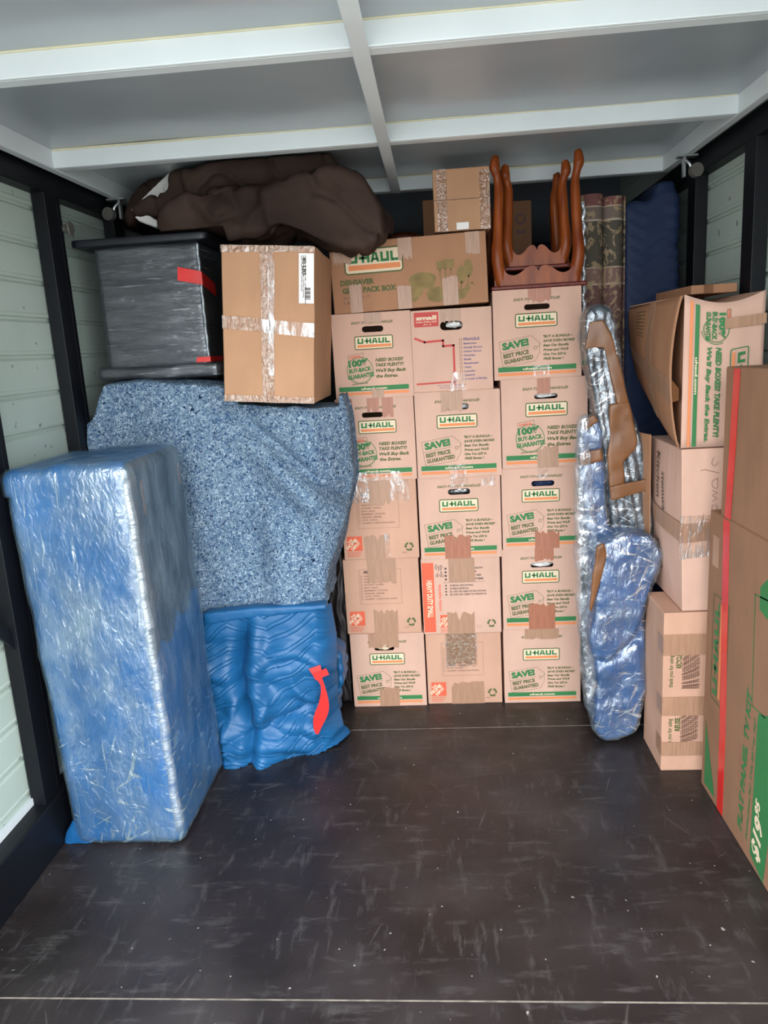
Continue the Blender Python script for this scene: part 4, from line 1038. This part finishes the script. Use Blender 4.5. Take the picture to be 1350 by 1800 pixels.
# ================================================================ RIGHT SIDE
# long wrapped bundle leaning
YW = 2.66
t = thing('wrapped_bundle', 'long leaning bundle of dark poles in clear film and brown tape', 'wrapped bundle', (.62, 2.7, 0))
YW = 2.69
me = prisms([(pxo([(1032, 552), (1048, 536), (1066, 538), (1082, 560), (1092, 640), (1105, 715), (1130, 770), (1142, 840), (1150, 930), (1150, 985), (1082, 985), (1068, 850), (1058, 760), (1040, 660), (1030, 600)], YW), YW, YW+.13)], .006, 8, lambda p: .004*fr((p.x*3, p.y, p.z), 8, 2)+.002*math.sin((p.x+p.z*.16)*210))
for v in me.vertices: v.co -= t.location
part('pole_bundle', me, 'chrome', t, smooth=True)
part('stretch_film', shell(me, .006, lambda p: .006*fr(p, 18, 3)), 'film_crinkle', t, smooth=True)
def tapepoly(px, Y, mat='tape_brown', name='brown_tape', par=None, th=.004, amp=.004):
    me = prisms([(pxo(px, Y), Y, Y+th*3)], .004, 2, lambda p: amp*fr(p, 12, 2))
    for v in me.vertices: v.co -= par.location
    return part(name, me, mat, par, smooth=True)
tapepoly([(1036, 566), (1060, 562), (1076, 590), (1090, 640), (1106, 708), (1086, 712), (1078, 680), (1062, 612), (1040, 612), (1028, 616)], YW-.018, par=t)
tapepoly([(1072, 712), (1106, 706), (1122, 775), (1118, 790), (1096, 812), (1098, 850), (1072, 858), (1068, 800), (1072, 765)], YW-.020, par=t)
tapepoly([(1072, 856), (1138, 842), (1142, 862), (1074, 880)], YW-.026, par=t)
# blue wrapped furniture piece
t = thing('wrapped_chair', 'blue-blanketed odd-shaped furniture piece in crinkled clear film standing beside the right column', 'wrapped furniture', (.57, 2.65, 0))
P1 = pxo([(1026, 760), (1032, 742), (1050, 736), (1060, 750), (1064, 850), (1072, 920), (1085, 1000), (1040, 1005), (1028, 900), (1024, 830)], 2.66)
P2 = pxo([(1046, 1100), (1044, 1010), (1080, 1005), (1130, 1010), (1134, 1120), (1134, 1200), (1124, 1270), (1112, 1292), (1068, 1296), (1056, 1280), (1048, 1240)], 2.60)
P3 = pxo([(1060, 955), (1100, 940), (1148, 946), (1164, 975), (1158, 1010), (1132, 1070), (1120, 1120), (1092, 1145), (1070, 1160), (1046, 1158), (1040, 1130), (1050, 1040)], 2.56)
P2b = pxo([(1050, 1180), (1120, 1130), (1134, 1200), (1126, 1275), (1108, 1296), (1064, 1303), (1046, 1285)], 2.58)
me = prisms([(P1, 2.67, 2.77), (P2, 2.60, 2.74), (P3, 2.56, 2.70), (P2b, 2.58, 2.72)], .009, 9, lambda p: .010*fr(p, 7, 2)+.004*fr(p, 22, 2))
for v in me.vertices: v.co.z = max(v.co.z, .004); v.co -= t.location
part('moving_blanket', me, 'blue_mottled', t, smooth=True)
F = shell(me, .008, lambda p: .007*fr(p, 20, 3))
for v in F.vertices: v.co.z = max(v.co.z, .001)
part('stretch_film', F, 'film_crinkle', t, smooth=True)
me = prisms([(pxo([(1016, 800), (1022, 735), (1034, 728), (1044, 860), (1058, 1000), (1054, 1140), (1064, 1292), (1044, 1284), (1030, 1240), (1020, 1100), (1015, 950)], 2.62), 2.62, 2.70)], .008, 5, lambda p: .008*fr(p, 16, 3))
for v in me.vertices: v.co -= t.location
part('loose_film', me, 'film_crinkle', t, smooth=True, label='loose greyish plastic film')
tapepoly([(1018, 796), (1058, 788), (1060, 810), (1019, 820)], 2.645, par=t)
tapepoly([(1022, 740), (1045, 728), (1054, 740), (1030, 758)], 2.645, par=t)
tapepoly([(1050, 962), (1062, 955), (1068, 975), (1052, 1040), (1040, 1078), (1036, 1070), (1042, 1010)], 2.545, par=t)

# floor-standing side box with fine print
def side_print(w, h):
    p = Print(w, h)
    for k, v0 in enumerate((.12, .52)):
        p.text('RECYCLE' if k else 'REUSE', .44, v0+.14, .085*h/w, .03*h/h, 'olive', .03, 0, 90)
        for i in range(9): p.text('keep dry  reuse this carton many times, fold flat when empty'[:48-i*2], .52+i*.045, v0+.01, .24*h/w, .022, 'brown_ink', .01, 0, 90)
        p.text('thank you for using', .24, v0+.02, .2*h/w, .025, 'olive', .01, 0, 90)
    return p
t = carton('tall box with fine print and three tan tape bands, standing on the floor at right', .712, .975, 0, .572, 2.395, d=.22, mat='kraft_orange', name='moving_box', seed=30,
           tapes=[(0, 1, .74, .87, '', TT), (0, 1, .36, .48, '', TT), (0, 1, .10, .19, '', TT)])
pr = side_print(.135, .572); part('printing', pr.mesh(lambda u, v, l: (u, -.0007-l, v)), None, t)
for zz in (.36, .10, .74):
    vs = [(-.001, .0, zz*.572), (-.001, .06, zz*.572+.005), (-.001, .06, (zz+.1)*.572+.006), (-.001, 0, (zz+.11)*.572)]
    part('packing_tape', eval_mesh(mesh(vs, [(0, 1, 2, 3)]), [('SOLIDIFY', dict(thickness=.0006))]), TT, t)
# handwritten box above
t = thing('moving_box', 'tan box with handwritten Kitchen note, middle of the right-hand pile', 'box', (.756, 2.40, .575), )
w_, d_, h_ = .215, .36, .535
bm = bmesh.new(); add_box(bm, (0, 0, 0), (w_, d_, h_), .003); bmesh.ops.subdivide_edges(bm, edges=bm.edges, cuts=8, use_grid_fill=True)
for v in bm.verts:
    c = v.co
    if c.x < .01: c.x -= .018*math.sin(c.z/h_*math.pi)*math.sin(max(0, c.y)/d_*math.pi)+.03*(1-c.z/h_)*(-1)*.5
    if c.z < .01: c.z -= 0
part('carton', bm_mesh(bm), 'kraft', t)
pr = Print(1, 1)
for q in ([(.098, .505), (.092, .488), (.102, .478), (.112, .490)], [(.072, .468), (.115, .455)], [(.060, .465), (.074, .468)], [(.112, .438), (.096, .430), (.098, .412), (.112, .408), (.112, .440)], [(.096, .400), (.112, .392), (.098, .384), (.112, .374), (.098, .366)], [(.098, .352), (.112, .350), (.112, .330), (.098, .330), (.098, .352)], [(.070, .308), (.118, .300)], [(.072, .325), (.069, .290)]):
    pr.line(spline([(a, b, 0) for a, b in q], 4) and [(v.x, v.y) for v in spline([(a, b, 0) for a, b in q], 4)], .0016, 'brown_ink')
part('printing', pr.mesh(lambda u, v, l: (u, -.0012, v)), None, t, label='handwriting')
pr = Print(1, 1)
pr.text('Kitchen', .07, .50, .16, .035, 'black', 0, .3, -80); pr.text('stemware', .14, .44, .17, .028, 'black', 0, .3, -78); pr.text('Plates', .10, .2, .11, .03, 'black', 0, .3, -80)
fold_x = lambda u, v: -.002-.018*math.sin(v/h_*math.pi)*math.sin(u/d_*math.pi)+.015*(1-v/h_)-.003
part('printing', pr.mesh(lambda u, v, l: (fold_x(d_-u-.05, v), d_-u-.05, v)), None, t, label='handwriting')
tape_piece(t, [(0, h_*.43), (w_, h_*.46), (w_, h_*.57), (0, h_*.55)], TT, .0016)
tape_piece(t, [(0, h_*.33), (w_*.55, h_*.35), (w_*.55, h_*.6), (0, h_*.6)], TC, .0022)
def xsurf(pts, parent, mat, name='packing_tape', n=10, f=fold_x):
    """strip laid on the bowed left side between two height lines"""
    (y0, a0, b0), (y1, a1, b1) = pts; vs = []; fs = []
    for i in range(n+1):
        k = i/n; y = y0+(y1-y0)*k
        for z in (a0+(a1-a0)*k, b0+(b1-b0)*k): vs.append((f(y, z)-.0015, y, z))
    for i in range(n): fs.append((i*2, i*2+2, i*2+3, i*2+1))
    return part(name, eval_mesh(mesh(vs, fs), [('SOLIDIFY', dict(thickness=.0006))]), mat, parent)
xsurf([(.0, h_*.44, h_*.56), (.26, h_*.50, h_*.60)], t, TT)
# flap standing off at the far edge
vs = []; n = 12
for i in range(n+1):
    z = .05+i/n*(h_-.03); x = -.01-.035*math.sin(i/n*math.pi)*0-.012
    for y in (.24, .345): vs.append((x-(.03 if y > .3 else .006)*(i/n)**.5, y, z))
me = eval_mesh(mesh(vs, [(i*2, i*2+1, i*2+3, i*2+2) for i in range(n)]), [('SOLIDIFY', dict(thickness=.004))])
part('flap', me, 'kraft_brown', t)
# big bent box on its side
t = thing('moving_box', 'large bent moving box on its side with vertical green stripe, topping the right-hand pile', 'box', (.750, 2.39, 1.115))
w_, d_, h_ = .235, .66, .462
bm = bmesh.new(); nn = 24
# front panel with a sagging upper edge
def panel(P, nu, nv, th=.005):
    vs = [P(i/nu, j/nv) for i in range(nu+1) for j in range(nv+1)]
    fs = [(i*(nv+1)+j, (i+1)*(nv+1)+j, (i+1)*(nv+1)+j+1, i*(nv+1)+j+1) for i in range(nu) for j in range(nv)]
    return eval_mesh(mesh(vs, fs), [('SOLIDIFY', dict(thickness=th, offset=0))])
topz = lambda u: h_-.030*math.sin(min(1, u*1.0)*math.pi)*(1 if u < 1 else 0)+.0*u
part('front_panel', panel(lambda u, v: (u*w_, .003-.006*math.sin(u*math.pi)*v, v*topz(u)), 20, 12), 'kraft', t, smooth=True)
part('top_panel', panel(lambda u, v: (u*w_, .006+v*(d_-.01), topz(u)-.004), 20, 4), 'kraft_orange', t)
part('bottom_panel', panel(lambda u, v: (u*w_+(1-u)*.12*v, .006+v*(d_-.01)*.8, .003), 4, 4), 'kraft_orange', t)
part('back_panel', panel(lambda u, v: (.06+u*(w_-.06), d_, h_*(.45+.48*v)), 4, 4), 'kraft_orange', t)
part('inner_side', panel(lambda u, v: (.012+.05*u, .006+u*(d_-.01), h_*.985*(v+(1-v)*.42*u)), 8, 4), 'kraft_brown', t)
flx = lambda u, v: -.004-.020*math.sin(v*math.pi)**.8*(1-u)**.5+.035*u*(1-v)**2
FL = lambda u, v: (flx(u, v), .008+.030*math.sin(v*math.pi)**.7*(1-u)+u*(d_-.02), (h_-.002)*(v*(1-.03*u)+(1-v)*.42*u**1.2))
part('side_flap', panel(FL, 30, 20, .004), 'kraft_brown', t, smooth=True)
def on_flap(u, v, l=.003): a = FL(u, v); return (a[0]-l, a[1], a[2])
part('packing_tape', panel(lambda a, b: on_flap(-.0+a*1.0, .30+.17*b+.02*a), 30, 4, .0006), 'tape_tan', t)
part('packing_tape', panel(lambda a, b: on_flap(.42+.10*b, a, .0036), 4, 20, .0006), 'tape_tan', t)
part('torn_tape_end', panel(lambda a, b: (-.022+.016*a, .045-.030*a, .138+.075*b+(.01*a if b < .5 else -.03*a)), 6, 4, .0008), 'tape_brown', t)
pr = Print(1, 1)
for k in range(8): pr.text('Bundle offer applies to purchases of boxes'[:40-3*(k % 3)], .48, .93-.035*k, .19, .016, 'olive', .01)
part('printing', pr.mesh(lambda u, v, l: on_flap(1.25-u, v, .003)), None, t, label='faded fine print')
pr = Print(1, 1); L0 = -.0038
pr.rect(.016, .004, .024, h_-.012, 'orange'); pr.rect(.031, .004, .043, h_-.018, 'green'); pr.lay = .0003
pr.text('uhaul.com', .0335, .285, .115, .008, 'cream', .015, 0, -90); pr.lay = 0
pr.ring(.092, .375, .038, .0025, 'green'); pr.ring(.092, .375, .044, .002, 'green', 190, 300)
pr.text('100%', .100, .43, .082, .018, 'green', .04, 0, -90); pr.text('BUY-BACK', .080, .432, .088, .014, 'green', .03, 0, -90); pr.text('GUARANTEE', .062, .43, .09, .013, 'green', .03, 0, -90)
pr.line([(.122, .44), (.132, .44), (.132, .39), (.122, .39)], .0012, 'olive', True); pr.haul(.1245, .437, .043, .006, 'redorange', -90)
pr.text("We'll Buy Back the Extras.", .068, .322, .305, .013, 'green', .025, .2, -90)
pr.text('NEED BOXES? TAKE PLENTY!', .094, .322, .29, .016, 'green', .03, .2, -90)
pr.frame(.135, .10, .19, .315, .008, .003, 'green'); pr.rect(.142, .112, .150, .303, 'orange'); pr.haul(.158, .30, .185, .022, 'green', -90)
part('printing', pr.mesh(lambda u, v, l: (u, -.0042-.006*math.sin(u/w_*math.pi)*(v/h_)-l, v*topz(u/w_)/h_)), None, t)
tape_piece(t, [(.115, .355), (w_, .365), (w_, .395), (.115, .385)], TT, .012)
carton('plain carton behind the large bent box against the right wall', .80, .985, 1.115, 1.62, 3.13, d=.01, mat='kraft_brown', name='cardboard_box') if False else None
# open box flap rising behind the bent box
b0 = atY(1245, 520, 2.62)
t = thing('cardboard_box', 'plain brown carton top with dark tape, peeking above the bent box', 'box', (.835, 2.60, 1.585))
part('carton', boxes(((0, 0, 0), (.145, .40, .028)), bev=.002), 'kraft_brown', t)
part('packing_tape', boxes(((.04, -.001, 0), (.07, .30, .0285))), 'tape_brown', t)

# flat panel TV kit box standing on edge against the right side
XT = .822
t = thing('television_box', 'tall flat panel TV kit carton with red tape, leaning along the right wall', 'box', (XT, 2.32, 0))
# outer lower sleeve with a slanted open rim, inner upper sleeve
def slab(pts, x0, x1):
    n = len(pts); bm = bmesh.new()
    A_ = [bm.verts.new((x0, -u, v)) for u, v in pts]; B_ = [bm.verts.new((x1, -u, v)) for u, v in pts]
    bm.faces.new(A_); bm.faces.new(B_[::-1])
    for i in range(n): bm.faces.new((A_[i], B_[i], B_[(i+1) % n], A_[(i+1) % n]))
    bmesh.ops.bevel(bm, geom=bm.edges[:], offset=.002, segments=2, affect='EDGES')
    return bm_mesh(bm)
part('lower_sleeve', slab([(0, 0), (1.02, 0), (1.02, .945), (0, .932)], 0, .13), 'kraft_tv', t)
part('upper_sleeve', slab([(.068, .80), (1.0, .80), (1.0, 1.375), (.068, 1.365)], .006, .124), 'kraft_tv', t)
def uv(px, py): p = atX(px, py, XT); return (2.32-p.y, p.z)
def strip(pts, w, mat, name, x, th=.001):
    bm = bmesh.new(); P_ = [Vector((u, v)) for u, v in pts]; prev = None
    for u, v in pts:
        r = [bm.verts.new((x, -(u-w/2), v)), bm.verts.new((x, -(u+w/2), v)), bm.verts.new((x+th, -(u+w/2), v)), bm.verts.new((x+th, -(u-w/2), v))]
        if prev:
            for k in range(4): bm.faces.new((prev[k], prev[(k+1) % 4], r[(k+1) % 4], r[k]))
        prev = r
    return part(name, bm_mesh(bm), mat, t)
ru, rv = uv(1266, 1420)
strip([(uv(1278, 905)[0], .93), (uv(1274, 1100)[0], uv(1274, 1100)[1]), (uv(1270, 1300)[0], uv(1270, 1300)[1]), (uv(1264, 1428)[0]+.005, .004)], .045, 'red_tape', 'red_tape', -.0016)
strip([(uv(1293, 650)[0], 1.362), (uv(1284, 800)[0], uv(1284, 800)[1]), (uv(1276, 912)[0], .93)], .043, 'red_tape', 'red_tape', .0035)
pr = Print(1, 1)
def T2(s_, p0, p1, cap, mat='green', bold=.03, shear=.2):
    a, b = Vector(uv(*p0)), Vector(uv(*p1)); pr.text(s_, a.x, a.y, (b-a).length, cap, mat, bold, shear, math.degrees(math.atan2(b.y-a.y, b.x-a.x)))
T2('FLAT PANEL TV KIT', (1303, 1462), (1322, 1216), .030)
T2('Protection for TVs 32" to 70"', (1313, 1478), (1330, 1265), .012, bold=.02)
g0 = [uv(1320, 1500), uv(1342, 1538), uv(1349, 1400), uv(1349, 1288), uv(1336, 1250), uv(1326, 1400)]
gp = [uv(1318, 1498), uv(1340, 1536), uv(1349, 1505), uv(1349, 1295), uv(1333, 1255)]
uu0 = uv(1318, 1498)
pr.poly([(uu0[0], uu0[1]), (uu0[0]+.09, uu0[1]-.03), (uu0[0]+.13, .30), (uu0[0]+.16, .52), (uv(1333, 1255)[0], uv(1333, 1255)[1])], 'green')
pr.lay = .0003; pr.text('$19', uu0[0]+.055, uu0[1]+.005, .13, .05, 'cream', .03, .2, 82); pr.text('95', uu0[0]+.045, uu0[1]+.14, .045, .028, 'cream', .03, .2, 82); pr.lay = 0
pr.line([uv(1328, 1045), uv(1322, 1240), uv(1345, 1262)], .004, 'green'); a_ = uv(1328, 1045)
pr.line([(a_[0], a_[1]), (a_[0]+.16, a_[1]+.02)], .004, 'green'); pr.poly([(a_[0]+.03, a_[1]+.03), (a_[0]+.03, a_[1]-.03), (a_[0]+.10, a_[1]-.045), (a_[0]+.10, a_[1]+.09)], 'green')
pr.poly([uv(1241, 1265), uv(1238, 1375), uv(1256, 1402)], 'green')
# logo frame behind the red strip
qa, qb = uv(1253, 1100)[0], uv(1281, 1100)[0]; za, zb_ = uv(1266, 1245)[1], uv(1266, 1050)[1]
pr.frame(qa, za, qb, zb_, .012, .004, 'olive'); pr.haul(qa+.052, za+.02, (zb_-za)-.04, .036, 'green', 90)
pr.rect(qa+.062, za+.02, qa+.078, zb_-.02, 'orange')
part('printing', pr.mesh(lambda u, v, l: (-.0008-l, -u, v)), None, t)
pl_ = uv(1253, 935); 
part('paper_label', boxes(((-.0012, -pl_[0]-.055, pl_[1]-.10), (-.0004, -pl_[0]-.008, pl_[1]-.005))), 'tape_tan', t, label='faded barcode label')
